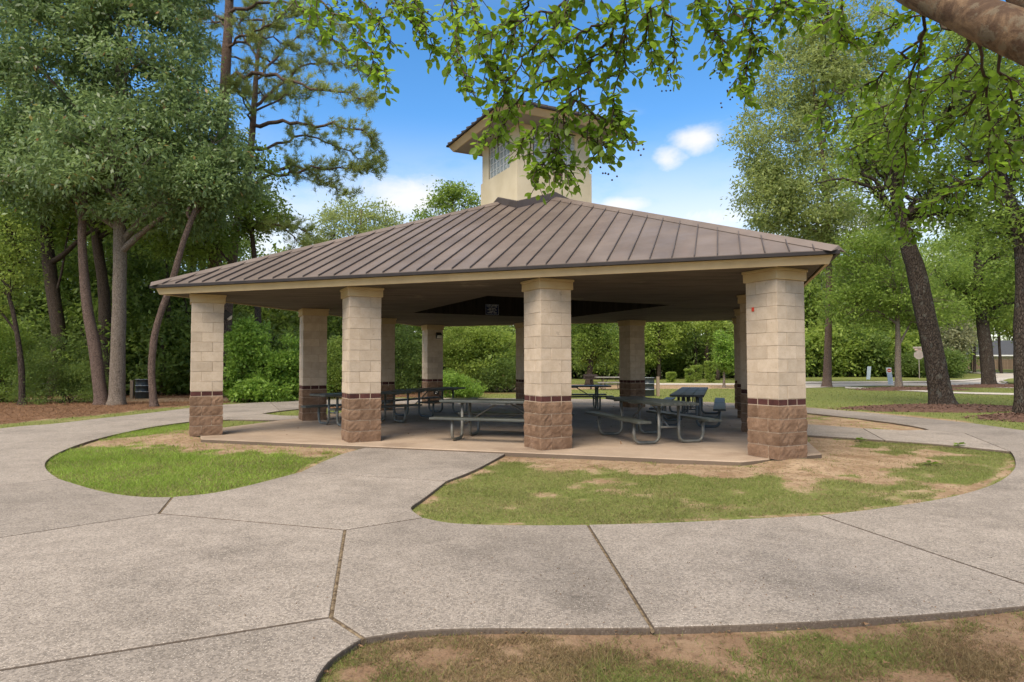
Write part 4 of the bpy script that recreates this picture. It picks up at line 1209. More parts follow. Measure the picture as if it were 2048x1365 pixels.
# roof: every sheet and every standing seam of the slope that faces the camera is a piece
EH, EZ, SL = 6.352, 3.090, 0.458
RX = 0.04                      # the roof sits a touch off the column grid
rz = lambda h: EZ + SL * (EH - h)
roof = empty('roof', (RX, 0, 0), 0, pav)
PW = 0.3345
edges_a = [-EH] + [k * PW for k in range(-18, 19)] + [EH]
for side in range(4):
    rm = Matrix.Rotation(R(90 * side), 4, 'Z')
    allp, alls = MB(), MB()
    for k in range(len(edges_a) - 1):
        a0, a1 = edges_a[k], edges_a[k + 1]
        t0, t1 = max(abs(a0), 0.02), max(abs(a1), 0.02)
        pts = [(a0, -EH), (a1, -EH), (a1, -t1), (a0, -t0)]
        if abs(abs(a0) - EH) < 1e-6:
            pts = [(a0, -EH), (a1, -EH), (a1, -t1)]
        elif abs(abs(a1) - EH) < 1e-6:
            pts = [(a0, -EH), (a1, -EH), (a0, -t0)]
        n = len(pts)
        vv = [(x, y, rz(-y) - 0.012) for x, y in pts] + [(x, y, rz(-y)) for x, y in pts]
        ff = [tuple(range(n - 1, -1, -1)), tuple(range(n, 2 * n))] + [(q, (q + 1) % n, n + (q + 1) % n, n + q) for q in range(n)]
        if side == 0:
            MB().add(vv, ff).build('roof_panel', M['roof'], roof)
        else:
            allp.add([rm @ Vector(q) for q in vv], ff)
    for k in range(1, len(edges_a) - 1):
        a0 = edges_a[k]
        t0 = abs(a0) + 0.10
        w, h = 0.009, 0.033
        if t0 > EH - 0.05:
            t0 = EH - 0.04
        vv = []
        for y in (-EH - 0.004, -t0):
            for dx, dz in ((-w, 0.001), (w, 0.001), (w * 0.8, h), (-w * 0.8, h)):
                vv.append((a0 + dx, y, rz(-y) + dz))
        ff = [(0, 1, 2, 3), (7, 6, 5, 4), (0, 4, 5, 1), (1, 5, 6, 2), (2, 6, 7, 3), (3, 7, 4, 0)]
        if side == 0:
            MB().add(vv, ff).build('seam', M['seam'], roof)
        else:
            alls.add([rm @ Vector(q) for q in vv], ff)
    if side:
        allp.build('roof_slope', M['roof'], roof)['kind'] = 'stuff'
        alls.build('seam_rows', M['seam'], roof)['kind'] = 'stuff'
    # drip edge
    vv = []
    for s_ in (-1, 1):
        for h, z in ((EH + 0.004, EZ - 0.013), (EH + 0.004, EZ - 0.062), (EH - 0.045, EZ - 0.062), (EH - 0.045, EZ - 0.013)):
            vv.append(rm @ Vector((s_ * h, -h, z)))
    ff = [(0, 1, 2, 3), (7, 6, 5, 4), (0, 4, 5, 1), (1, 5, 6, 2), (2, 6, 7, 3), (3, 7, 4, 0)]
    MB().add(vv, ff).build('drip_edge', M['drip'], roof)
    # fascia, leaning in towards its foot
    vv = []
    for s_ in (-1, 1):
        for h, z in ((6.276, EZ - 0.063), (6.229, 2.903), (6.185, 2.905), (6.230, EZ - 0.063)):
            vv.append(rm @ Vector((s_ * h, -h, z)))
    MB().add(vv, ff).build('fascia', M['trim'], roof)
    # hip cap on the left end of this slope
    vv = []
    for h in (EH - 0.012, 0.75):
        for d, z in ((-0.115, 0.010), (0.0, 0.052), (0.115, 0.010), (0.0, 0.004)):
            vv.append(rm @ Vector((-h + d, -h - d, rz(h) + z - abs(d) * SL)))
    MB().add(vv, [(0, 1, 2, 3), (7, 6, 5, 4), (0, 4, 5, 1), (1, 5, 6, 2), (2, 6, 7, 3), (3, 7, 4, 0)]).build('hip_cap', M['roof'], roof)

# soffit of eight boards round the diamond light well
soff = empty('soffit', (0, 0, SOF), 0, pav)
OH, IH = 6.20, 2.52 * math.sqrt(2)
outer = [(-OH, -OH), (OH, -OH), (OH, OH), (-OH, OH)]
inner = [(0, -IH), (IH, 0), (0, IH), (-IH, 0)]
tri = [[outer[k], outer[(k + 1) % 4], inner[k]] for k in range(4)] + [[outer[(k + 1) % 4], inner[(k + 1) % 4], inner[k]] for k in range(4)]
for t3 in tri:
    q = inset(t3, 0.004)
    MB().prism([tuple(z) for z in q], 0.0, 0.03).build('soffit_panel', M['soffit'], soff)
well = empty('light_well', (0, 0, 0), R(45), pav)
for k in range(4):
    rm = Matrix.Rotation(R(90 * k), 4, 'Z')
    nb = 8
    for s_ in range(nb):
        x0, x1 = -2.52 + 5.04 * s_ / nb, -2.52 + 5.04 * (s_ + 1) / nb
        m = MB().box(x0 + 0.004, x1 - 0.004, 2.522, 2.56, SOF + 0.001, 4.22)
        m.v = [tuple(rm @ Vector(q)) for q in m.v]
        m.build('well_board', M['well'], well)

# tower, turned 45 degrees to the roof
tow = empty('tower', (RX, 0, 0), R(45), pav)
H1, H2, STEP, TSOF = 1.095, 1.06, 6.42, 7.43
WB, WT, WW = 6.445, 7.36, 0.61


def ring_wall(h, th, z0, z1, name):
    m = MB()
    for k in range(4):
        rm = Matrix.Rotation(R(90 * k), 4, 'Z')
        m.add([rm @ Vector(q) for q in ((-h, -h, z0), (h, -h, z0), (h, -h, z1), (-h, -h, z1), (-h + th, -h + th, z0), (h - th, -h + th, z0), (h - th, -h + th, z1), (-h + th, -h + th, z1))],
              [(0, 1, 2, 3), (5, 4, 7, 6), (3, 2, 6, 7), (1, 0, 4, 5)])
    return m.build(name, M['stucco'], tow)


ring_wall(H1, 0.16, 4.85, STEP, 'tower_base')
upper = MB()
for k in range(4):
    rm = Matrix.Rotation(R(90 * k), 4, 'Z')

    def bx(*a):
        n0 = len(upper.v)
        upper.box(*a)
        upper.v[n0:] = [tuple(rm @ Vector(q)) for q in upper.v[n0:]]
    bx(-H2, -WW, -H2, -H2 + 0.14, STEP, TSOF)
    bx(WW, H2 - 0.141, -H2, -H2 + 0.14, STEP, TSOF)
    bx(-WW, WW, -H2, -H2 + 0.14, STEP, WB)
    bx(-WW, WW, -H2, -H2 + 0.14, WT, TSOF)
upper.build('tower_wall', M['stucco'], tow)
gb = pydata('glass_block', *(lambda m: (m.v, m.f))(MB().box(-0.0955, 0.0955, -0.03, 0.05, -0.0855, 0.0855)))
bev(gb, 0.009, 2)
gb.materials.append(M['glass'])
for k in range(4):
    win = empty('tower_window', (0, 0, 0), R(90 * k), tow)
    fr = MB()
    for s_ in range(7):
        x = -WW + s_ * 2 * WW / 6
        fr.box(x - 0.006, x + 0.006, -H2 + 0.022, -H2 + 0.09, WB, WT)
    for s_ in range(6):
        z = WB + s_ * (WT - WB) / 5
        fr.box(-WW, WW, -H2 + 0.024, -H2 + 0.088, z - 0.006, z + 0.006)
    # window > mortar grid and blocks (kept to thing > part > sub-part by hanging them on the window)
    win.parent = pav
    win.location = (RX, 0, 0)
    win.rotation_euler = (0, 0, R(45 + 90 * k))
    fr.build('block_joints', M['white'], win)
    for a in range(6):
        for b in range(5):
            link('glass_block', gb, None, win, (-WW + (a + 0.5) * 2 * WW / 6, -H2 + 0.06, WB + (b + 0.5) * (WT - WB) / 5))
    fm = MB()
    fm.box(-WW - 0.02, -WW, -H2 - 0.004, -H2 + 0.03, WB, WT)
    fm.box(-WW - 0.02, WW + 0.02, -H2 - 0.004, -H2 + 0.03, WT, WT + 0.03)
    fm.build('window_trim', M['drip'], win)
# flashing where the tower meets the roof
fls = MB()
for k in range(4):
    rm = Matrix.Rotation(R(90 * k), 4, 'Z')
    n_ = 8
    vv, ff = [], []
    for s_ in range(n_ + 1):
        x = -1 + 2 * s_ / n_
        hx = x * H1
        d = (H1 + abs(hx)) / math.sqrt(2)           # distance from the roof centre measured down the slope
        z = rz(d)
        o = H1 + 0.018
        xx = x * o
        vv += [(xx, -o, z - 0.05), (xx, -o, z + 0.155), (xx, -H1 - 0.002, z + 0.175), (x * (H1 + 0.12), -H1 - 0.12, rz((2 * H1 + 0.24 + 0) / math.sqrt(2) * (1 + abs(x)) / 2) + 0.014)]
    for s_ in range(n_):
        a, b = 4 * s_, 4 * (s_ + 1)
        ff += [(a, b, b + 1, a + 1), (a + 1, b + 1, b + 2, a + 2)]
    fls.add([rm @ Vector(q) for q in vv], ff)
fls.build('flashing', M['seam'], tow)
# tower roof
trf = empty('tower_roof', (RX, 0, 0), R(45), pav)
TE, TZ = 1.83, 7.625
tz = lambda h: TZ + SL * (TE - h)
for k in range(4):
    rm = Matrix.Rotation(R(90 * k), 4, 'Z')
    ea = [-TE] + [q * 0.3345 for q in range(-5, 6)] + [TE]
    for s_ in range(len(ea) - 1):
        a0, a1 = ea[s_], ea[s_ + 1]
        pts = [(a0, -TE), (a1, -TE), (a1, -max(abs(a1), .02)), (a0, -max(abs(a0), .02))]
        if s_ == 0:
            pts = pts[:3]
        if s_ == len(ea) - 2:
            pts = [pts[0], pts[1], pts[3]]
        n = len(pts)
        vv = [rm @ Vector((x, y, tz(-y) - 0.01)) for x, y in pts] + [rm @ Vector((x, y, tz(-y))) for x, y in pts]
        ff = [tuple(range(n - 1, -1, -1)), tuple(range(n, 2 * n))] + [(q, (q + 1) % n, n + (q + 1) % n, n + q) for q in range(n)]
        MB().add(vv, ff).build('roof_panel', M['roof'], trf)
    for s_ in range(1, len(ea) - 1):
        a0 = ea[s_]
        vv = []
        for y in (-TE - 0.02, -max(abs(a0), .04)):
            for dx, dz in ((-.011, 0.001), (.011, 0.001), (.009, .04), (-.009, .04)):
                vv.append(rm @ Vector((a0 + dx, y, tz(-y) + dz)))
        MB().add(vv, [(0, 1, 2, 3), (7, 6, 5, 4), (0, 4, 5, 1), (1, 5, 6, 2), (2, 6, 7, 3), (3, 7, 4, 0)]).build('seam', M['seam'], trf)
    for nm, mat, pr in (('drip_edge', 'drip', ((TE + 0.004, TZ - 0.011), (TE + 0.004, TZ - 0.05), (TE - 0.04, TZ - 0.05), (TE - 0.04, TZ - 0.011))),
                        ('fascia', 'trim', ((1.78, TZ - 0.052), (1.68, TSOF - 0.012), (1.645, TSOF - 0.010), (1.74, TZ - 0.052)))):
        vv = []
        for s_ in (-1, 1):
            vv += [rm @ Vector((s_ * h, -h, z)) for h, z in pr]
        MB().add(vv, [(0, 1, 2, 3), (7, 6, 5, 4), (0, 4, 5, 1), (1, 5, 6, 2), (2, 6, 7, 3), (3, 7, 4, 0)]).build(nm, M[mat], trf)
MB().box(-1.66, 1.66, -1.66, 1.66, TSOF + 0.002, TSOF + 0.03).build('tower_soffit', M['soffit_grey'], trf)


def world_uv(a, b, z=0.0):
    q = PC + a * uv_ + b * vv_
    return (q[0], q[1], z)


# sign on the wall of the light well
sg = tag(empty('notice_sign', world_uv(-0.05, 2.508, 3.10), YAW + R(45)), 'small dark blue notice sign on the wall of the ceiling well', 'sign')
MB().box(-0.225, 0.225, -0.012, 0.0, -0.165, 0.165).build('panel', M['sign_blue'], sg)
bd = MB()
for a in ((-0.215, 0.215, 0.150, 0.155), (-0.215, 0.215, -0.155, -0.150)):
    bd.box(a[0], a[1], -0.015, -0.0125, a[2], a[3])
for a in (-0.215, 0.210):
    bd.box(a, a + 0.005, -0.015, -0.0125, -0.1495, 0.1495)
bd.build('border', M['white'], sg)
tx = MB()
sr = random.Random(3)
for z, ln, h in ((0.115, 0.36, 0.024), (0.075, 0.34, 0.020), (0.030, 0.24, 0.024), (-0.015, 0.30, 0.022), (-0.058, 0.22, 0.020), (-0.105, 0.30, 0.024)):
    x = -ln / 2
    while x < ln / 2 - 0.01:
        w = sr.choice((0.011, 0.013, 0.009))
        if sr.random() > 0.16:
            tx.box(x, x + w, -0.0142, -0.0123, z, z + h * sr.uniform(0.75, 1))
        x += w + 0.006
tx.build('lettering', M['white'], sg)

# wall lamps


def wall_lamp(col_ij, axis, z, along, label):
    cpos = PC + (col_ij[0] - 1.5) * SP * pv + (col_ij[1] - 1.5) * SP * nv
    face, tang, ang = (uv_, vv_, YAW + R(45)) if axis == 'u' else (-vv_, uv_, YAW + R(45) - R(90))
    q = cpos + face * 0.3055 + tang * along
    L = tag(empty('wall_lamp', (q[0], q[1], z), ang), label, 'lamp', 'lamps on the columns')
    prof = [(0.0, 0.075), (0.045, 0.115), (0.175, 0.015), (0.02, -0.115), (0.0, -0.115)]
    n = len(prof)
    vv = [(x, -0.1, zz) for x, zz in prof] + [(x, 0.1, zz) for x, zz in prof]
    ff = [tuple(range(n)), tuple(range(2 * n - 1, n - 1, -1))] + [((i + 1) % n, i, n + i, n + (i + 1) % n) for i in range(n)]
    MB().add(vv, ff).build('housing', M['black'], L, bevel=0.006)
    pr = [(0.172, 0.006), (0.075, -0.076), (0.105, -0.105), (0.165, -0.085)]
    n = len(pr)
    vv = [(x, -0.085, zz) for x, zz in pr] + [(x, 0.085, zz) for x, zz in pr]
    ff = [tuple(range(n)), tuple(range(2 * n - 1, n - 1, -1))] + [((i + 1) % n, i, n + i, n + (i + 1) % n) for i in range(n)]
    MB().add(vv, ff).build('lens', M['lens'], L, bevel=0.004)


wall_lamp((0, 0), 'u', 2.52, 0.0, 'black wedge wall lamp seen side-on at the outer corner column')
wall_lamp((0, 3), 'v', 2.53, 0.115, 'black wall lamp with pale lens on the back corner column')
q = PC - 1.5 * SP * pv + 1.5 * SP * nv - vv_ * 0.325 + uv_ * 0.03
ob = tag(empty('outlet_box', (q[0], q[1], 0.42), YAW + R(45)), 'small electrical outlet cover low on the back corner column', 'outlet')
MB().box(-0.10, 0.10, -0.02, 0.02, -0.075, 0.075).build('back_plate', M['black'], ob, bevel=0.004)
MB().box(-0.045, 0.045, -0.05, -0.019, -0.06, 0.06).build('cover', M['lens'], ob, bevel=0.008)

# ------------------------------------------------------------------ picnic tables


def make_table(name, plank, tubes, length=2.44):
    t = empty(name)
    hl = length / 2
    pm = MB().box(-hl, hl, -0.122, 0.122, -0.024, 0.024)
    pme = pydata('plank', pm.v, pm.f)
    bev(pme, 0.008, 2)
    for y in (-0.252, 0.0, 0.252):
        link('top_plank', pme, plank, t, (0, y, 0.736))
    bm_ = MB().box(-hl, hl, -0.135, 0.135, -0.022, 0.022)
    bme = pydata('bench_plank', bm_.v, bm_.f)
    bev(bme, 0.008, 2)
    for y in (-0.70, 0.70):
        link('bench_plank', bme, plank, t, (0, y, 0.432))
    fx_ = hl - 0.42
    for s in (-1, 1):
        for d in (-1, 1):
            pts = [(0, 0.20, 0.70), (0, 0.20, 0.16), (0, 0.215, 0.095), (0, 0.25, 0.052), (0, 0.30, 0.031), (0, 0.36, 0.030), (0, 0.56, 0.030),
                   (0, 0.61, 0.034), (0, 0.655, 0.058), (0, 0.685, 0.10), (0, 0.70, 0.17), (0, 0.70, 0.41)]
            vt, ft = tube([(s * fx_, d * y, z) for _, y, z in pts], 0.030, 10)
            o = MB().add(vt, ft).build('leg', tubes, t, True)
        MB().box(s * fx_ - 0.03, s * fx_ + 0.03, -0.36, 0.36, 0.688, 0.711).build('top_bearer', tubes, t)
        MB().tube([(s * fx_, -0.20, 0.30), (s * fx_, 0.20, 0.30)], 0.018, 8).build('cross_bar', tubes, t, True)
        MB().tube([(s * 0.12, 0, 0.70), (s * (fx_ - 0.01), 0, 0.30)], 0.015, 8).build('brace', tubes, t, True)
    MB().box(-0.15, 0.15, -0.36, 0.36, 0.690, 0.711).build('centre_bearer', tubes, t)
    return t


def copy_tree(o, parent=None):
    c = o.copy()
    COL.objects.link(c)
    c.parent = parent
    for ch in list(o.children):
        copy_tree(ch, c)
    return c


proto = make_table('picnic_table', M['plank'], M['steel'])
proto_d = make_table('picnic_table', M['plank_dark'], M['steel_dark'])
TG = 'picnic tables under the pavilion'
an = math.atan2
tabs = [
    (proto, (-0.16, 12.66), an(pv[1], pv[0]), 'grey-green picnic table seen broadside behind the middle front columns'),
    (proto, (2.66, 12.62), an(0.965, -0.262), 'grey-green picnic table with galvanised legs, set end-on near the front right column'),
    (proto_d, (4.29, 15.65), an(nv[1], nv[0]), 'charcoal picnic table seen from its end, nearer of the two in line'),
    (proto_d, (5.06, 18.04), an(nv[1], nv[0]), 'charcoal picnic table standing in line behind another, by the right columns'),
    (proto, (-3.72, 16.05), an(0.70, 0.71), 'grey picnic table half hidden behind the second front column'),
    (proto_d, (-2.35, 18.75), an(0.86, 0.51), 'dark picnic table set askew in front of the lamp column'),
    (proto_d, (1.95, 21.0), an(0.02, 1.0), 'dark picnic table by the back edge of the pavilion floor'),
]
used = set()
for src, (x, y), ang, lab in tabs:
    o = src if src.name not in used else copy_tree(src)
    used.add(src.name)
    o.location = (x, y, 0)
    o.rotation_euler = (0, 0, ang)
    tag(o, lab, 'picnic table', TG)

# concrete and timber tables out in the park
proto_g = make_table('park_table', M['grey_wood'], M['post'], 1.9)
gl = [((5.9, 38.3), 0.05, 'pale grey park table on the dirt behind the pavilion'),
      ((-20.9, 27.6), 0.10, 'weathered grey park table half hidden by the dark shrub'),
      ((-9.4, 33.6), 0.3, 'small pale park table glimpsed beyond the second left column')]
for k, ((x, y), ang, lab) in enumerate(gl):
    o = proto_g if k == 0 else copy_tree(proto_g)
    o.location = (x, y, GZ)
    o.rotation_euler = (0, 0, ang)
    tag(o, lab, 'picnic table', 'tables out in the park')

# ------------------------------------------------------------------ drums, grill, posts, signs


def drum(x, y, label, post_dx, post_h):
    t = tag(empty('trash_drum', (x, y, GZ)), label, 'trash drum', 'black drums')
    prof = [(0.0, 0.0), (0.285, 0.0), (0.29, 0.02)]
    prof += [(0.285, 0.30), (0.297, 0.315), (0.285, 0.33), (0.285, 0.58), (0.297, 0.595), (0.285, 0.61), (0.285, 0.87), (0.295, 0.885), (0.270, 0.885), (0.268, 0.3), (0, 0.3)]
    MB().lathe(prof, 28).build('body', M['barrel'], t, True)
    for z in (0.315, 0.595, 0.875):
        MB().lathe([(0.292, z - 0.012), (0.300, z - 0.006), (0.300, z + 0.006), (0.292, z + 0.012)], 28).build('rim_band', M['ring'], t, True)
    pz = tag(empty('timber_post', (x + post_dx, y - 0.05, GZ)), 'short timber post beside the ' + label.split(' with')[0].split(' by')[0] + (' by the pines' if x < 0 else ' by the back column'), 'post')
    MB().box(-0.07, 0.07, -0.07, 0.07, -0.2, post_h).build('post_shaft', M['post'], pz, bevel=0.008)


drum(-16.95, 29.6, 'black ringed trash drum by the leaning pine', -0.44, 0.84)
drum(6.45, 30.6, 'black ringed trash drum with pale bands by the back column', 0.45, 0.92)

g = tag(empty('pedestal_grill', (4.75, 38.9, GZ)), 'dark iron pedestal grill beside the pale park table', 'grill')
MB().tube([(0, 0, -0.1), (0, 0, 0.62)], 0.05, 10).build('pedestal', M['iron'], g)
fb = MB()
fb.box(-0.42, 0.42, -0.3, 0.3, 0.60, 0.62).box(-0.42, 0.42, 0.28, 0.3, 0.621, 0.90).box(-0.42, -0.40, -0.3, 0.279, 0.621, 0.84).box(0.40, 0.42, -0.3, 0.279, 0.621, 0.84)
fb.build('fire_box', M['iron'], g)
gr = MB()
for k in range(12):
    gr.box(-0.399, 0.399, -0.29 + k * 0.048, -0.278 + k * 0.048, 0.80, 0.812)
gr.build('grate', M['iron'], g)


def marker(x, y, lean, label, red):
    t = tag(empty('road_marker', (x, y, GZ), R(-30)), label, 'marker post')
    m = MB().box(-0.16, 0.16, -0.06, 0.06, 0, 1.22)
    m.v = [(a + c * lean, b, c) for a, b, c in m.v]
    m.build('board', M['post_grey'], t, bevel=0.01)
    if red:
        n = 20
        for nm, r_, yy, mt in (('white_patch', 0, -0.0625, 'white'), ('red_disc', 0.13, -0.066, 'red'),):
            if r_:
                MB().add([(0.02 + r_ * math.cos(6.2832 * i / n) + 1.02 * lean, yy, 1.02 + r_ * math.sin(6.2832 * i / n)) for i in range(n)], [tuple(range(n))]).build(nm, M[mt], t)
            else:
                m = MB().box(-0.155, 0.155, yy - 0.001, yy, 0.86, 1.19)
                m.v = [(a + c * lean, b, c) for a, b, c in m.v]
                m.build(nm, M[mt], t)
        MB().box(-0.07 + lean, 0.11 + lean, -0.0685, -0.067, 1.0, 1.04).build('white_bar', M['white'], t)


marker(26.7, 45.5, -0.10, 'pale blue-grey post with red no entry disc by the road', True)
marker(33.5, 60.7, 0.09, 'plain pale blue-grey post leaning beyond the road', False)

t = tag(empty('stop_sign', (40.4, 64.0, GZ), R(-25)), 'octagonal road sign seen from behind with street name blades', 'sign')
MB().tube([(0, 0, -0.3), (0, 0, 3.15)], 0.035, 8).build('pole', M['sign_back'], t)
oc = [(0.46 * math.cos(R(22.5 + 45 * k)), 0.46 * math.sin(R(22.5 + 45 * k))) for k in range(8)]
m = MB().prism(oc, -0.008, 0.008)
m.v = [(x, z - 0.05, y + 2.35) for x, y, z in m.v]
m.build('octagon_panel', M['sign_back'], t)
MB().box(-0.5, 0.5, -0.06, -0.045, 2.98, 3.16).build('name_blade', M['sign_back'], t)
m = MB().box(-0.5, 0.5, 0.045, 0.06, 2.78, 2.95)
m.v = [(x * 0.7 - y * 0.7, x * 0.7 + y * 0.7, z) for x, y, z in m.v]
m.build('name_blade', M['pale_red'], t)

# fence and house beyond the road
fe = tag(empty('board_fence', (98, 150, GZ)), 'tall brown board fence in front of the far house', 'fence')
bm1 = MB().box(0, 0.29, -0.02, 0.02, 0, 2.35)
bme1 = pydata('fence_board', bm1.v, bm1.f)
for k in range(130):
    link('board', bme1, M['fence'], fe, (k * 0.305, 0, 0.0 + 0.04 * math.sin(k * 1.7)))
fr_ = MB()
for z in (0.4, 1.9):
    fr_.box(0, 39.6, 0.03, 0.08, z, z + 0.1)
fr_.build('rail', M['fence'], fe)
ho = tag(empty('house', (125, 168, GZ)), 'far house with dark shingled hip roof behind the board fence', 'house')
MB().box(-9, 12, -6, 6, 0, 3.6).build('wall', M['house'], ho)
MB().add([(-10, -7, 3.5), (13, -7, 3.5), (13, 7, 3.5), (-10, 7, 3.5), (-3, 0, 7.4), (7, 0, 7.4)],
         [(0, 1, 5, 4), (1, 2, 5), (2, 3, 4, 5), (3, 0, 4), (3, 2, 1, 0)]).build('roof', M['shingle'], ho)
MB().box(-10.05, 13.05, -7.06, -7.01, 3.2, 3.52).build('fascia', M['white'], ho)
MB().box(-6.6, -5.7, -2, -1, 4, 7.2).build('chimney', M['fence'], ho)

# ------------------------------------------------------------------ vegetation helpers


def unit(a):
    return a / (np.linalg.norm(a, axis=-1, keepdims=True) + 1e-9)


def ell_points(ells, n, rs, shell=0.5, gap=0.0, freq=0.5):
    """cluster centres spread through a union of ellipsoids, thicker towards the outside, with gaps"""
    ells = np.array(ells, float)
    w = (ells[:, 3] * ells[:, 4] * ells[:, 5]) ** 0.72
    k = rs.choice(len(ells), int(n * (1.0 + 2.2 * gap)), p=w / w.sum())
    d = unit(rs.normal(size=(len(k), 3)))
    r = (shell ** 3 + (1 - shell ** 3) * rs.rand(len(k))) ** (1 / 3)
    r = np.where(rs.rand(len(k)) < 0.25, rs.rand(len(k)) ** 0.5, r)
    c = ells[k, :3] + d * r[:, None] * ells[k, 3:]
    if gap:
        nz_ = fbm(c[:, 0] * freq + 50, c[:, 1] * freq + 50, c[:, 2] * freq + 50, 2)
        c = c[nz_ > np.quantile(nz_, gap * 0.75)]
    return c[:n]


def leaves(cent, per, crad, size, rs, aspect=0.5, droop=0.25, up=0.6, flat=0.6):
    """kite-shaped leaves round each cluster centre -> (N*4, 3)"""
    n = len(cent) * per
    c = np.repeat(cent, per, 0)
    cr = np.repeat(rs.uniform(0.6, 1.25, len(cent)), per) * crad
    off = rs.normal(size=(n, 3)) * cr[:, None] * np.array([0.6, 0.6, 0.6 * flat])
    p_ = c + off
    d = unit(unit(off) * 0.8 + rs.normal(size=(n, 3)) * 0.7 + np.array([0, 0, -droop]))
    nn = unit(rs.normal(size=(n, 3)) + np.array([0, 0, up * 2]))
    s = unit(np.cross(d, nn))
    nn = np.cross(s, d)
    L = (size * rs.uniform(0.65, 1.3, n))[:, None]
    wd = L * aspect * 0.5
    v = np.empty((n, 4, 3))
    v[:, 0] = p_
    v[:, 1] = p_ + d * L * 0.45 + s * wd + nn * L * 0.06
    v[:, 2] = p_ + d * L
    v[:, 3] = p_ + d * L * 0.45 - s * wd + nn * L * 0.06
    return v.reshape(-1, 3)


def needles(cent, dirs, per, length, width, rs):
    """tufts of needles -> triangles"""
    n = len(cent) * per
    c = np.repeat(cent, per, 0)
    dd = np.repeat(dirs, per, 0)
    d = unit(dd * 0.9 + rs.normal(size=(n, 3)) * 0.75 + np.array([0, 0, 0.12]))
    L = (length * rs.uniform(0.7, 1.2, n))[:, None]
    s = unit(np.cross(d, rs.normal(size=(n, 3)))) * width * 0.5
    b = c + dd * rs.uniform(-0.12, 0.06, n)[:, None] + rs.normal(size=(n, 3)) * 0.02
    v = np.empty((n, 3, 3))
    v[:, 0] = b + s
    v[:, 1] = b - s
    v[:, 2] = b + d * L
    return v.reshape(-1, 3)


def trunk_mesh(pts, rs, sides=12, flare=1.0):
    P_ = catmull([np.array(q) for q in pts], 4)
    P_ = np.array(P_)
    v, f = tube(P_[:, :3], np.maximum(P_[:, 3], 0.01), sides)
    v = np.array(v)
    # root flare and bark lumps
    z0 = P_[0, 2]
    cen = P_[0, :2]
    hgt = v[:, 2] - z0
    ang = np.arctan2(v[:, 1] - cen[1], v[:, 0] - cen[0])
    fl_ = 1 + flare * 0.35 * np.exp(-np.maximum(hgt, 0) / 0.35) * (0.6 + 0.4 * np.cos(ang * 4 + rs.rand() * 6))
    low = hgt < 1.5
    v[low, 0] = cen[0] + (v[low, 0] - cen[0]) * fl_[low]
    v[low, 1] = cen[1] + (v[low, 1] - cen[1]) * fl_[low]
    nz_ = (fbm(v[:, 0] * 4, v[:, 1] * 4, v[:, 2] * 2) - 0.5)
    v += unit(v - np.repeat(P_[:, :3], sides, 0)[:len(v)]) * (nz_ * np.repeat(P_[:, 3], sides)[:len(v)] * 0.25)[:, None]
    v[:sides, 2] -= 0.15
    return v, f


def at_z(tr, z):
    for a, b in zip(tr[:-1], tr[1:]):
        if a[2] <= z <= b[2]:
            t = (z - a[2]) / (b[2] - a[2] + 1e-9)
            return np.array(a) * (1 - t) + np.array(b) * t
    return np.array(tr[-1] if z > tr[-1][2] else tr[0])


def tree(name, label, cat, tr, ells, leaf, bark, seed, clusters=320, per=60, crad=0.55, size=0.16, limbs=10, zmin=0.35, gap=0.25,
         aspect=0.5, droop=0.25, up=0.6, group=None, extra=None, shell=0.55, flare=1.0, sides=12, twig=0.010):
    rs = np.random.RandomState(seed)
    base = tr[0]
    root = tag(empty(name, (base[0], base[1], GZ)), label, cat, group)
    off = np.array([base[0], base[1], GZ])
    v, f = trunk_mesh([np.array(q) - np.append(off, 0) for q in tr], rs, sides, flare)
    MB().add(v, f).build('trunk', M[bark], root, True)
    cen = ell_points(ells, clusters, rs, shell, gap)
    lm = MB()
    samples = []
    ea = np.array(ells)
    tips = list(ea[:, :3]) + list(cen[rs.choice(len(cen), max(0, limbs - len(ea)), replace=False)]) if limbs > len(ea) else list(ea[:limbs, :3])
    zlo = base[2] + (tr[-1][2] - base[2]) * zmin
    for tp in tips:
        zs = max(zlo, min(tr[-1][2], tp[2] - 0.55 * np.hypot(tp[0] - base[0], tp[1] - base[1]) - rs.uniform(0, 0.8)))
        s = at_z(tr, zs)
        r0 = min(s[3] * 0.62, 0.16)
        a, b = s[:3], np.array(tp)
        mid = (a + b) / 2 + np.array([0, 0, 0.12 * np.linalg.norm(b - a)]) + rs.normal(size=3) * 0.08 * np.linalg.norm(b - a)
        q = catmull([a, a * 0.6 + mid * 0.4 + rs.normal(size=3) * 0.1, mid, (mid + b) / 2 + rs.normal(size=3) * 0.15, b], 3)
        rr = np.linspace(r0, 0.018, len(q))
        lm.tube([t_ - off for t_ in q], rr, 6, False)
        samples += [(t_, r_) for t_, r_ in zip(q[3:], rr[3:])]
    if extra:
        for q in extra:
            q = catmull([np.array(t_[:3]) for t_ in q], 3)
            rr = np.linspace(0.075, 0.015, len(q))
            lm.tube([t_ - off for t_ in q], rr, 6, False)
            samples += [(t_, r_) for t_, r_ in zip(q[2:], rr[2:])]
    if samples and twig:
        sp = np.array([q[0] for q in samples])
        for c in cen[:: max(1, len(cen) // 260)]:
            d = np.linalg.norm(sp - c, axis=1) + np.maximum(sp[:, 2] - c[2], 0) * 0.4
            k = int(np.argmin(d))
            a = sp[k]
            if np.linalg.norm(a - c) < 0.15:
                continue
            m_ = (a + c) / 2 + rs.normal(size=3) * 0.12
            lm.tube([a - off, m_ - off, c - off], [twig * 1.8, twig * 1.3, twig * 0.6], 4, False)
    if lm.v:
        lm.build('limbs', M[bark], root, True)
    co = leaves(cen, per, crad, size, rs, aspect, droop, up) - off
    link('crown', npmesh('crown', co, 4), M[leaf], root)
    return root


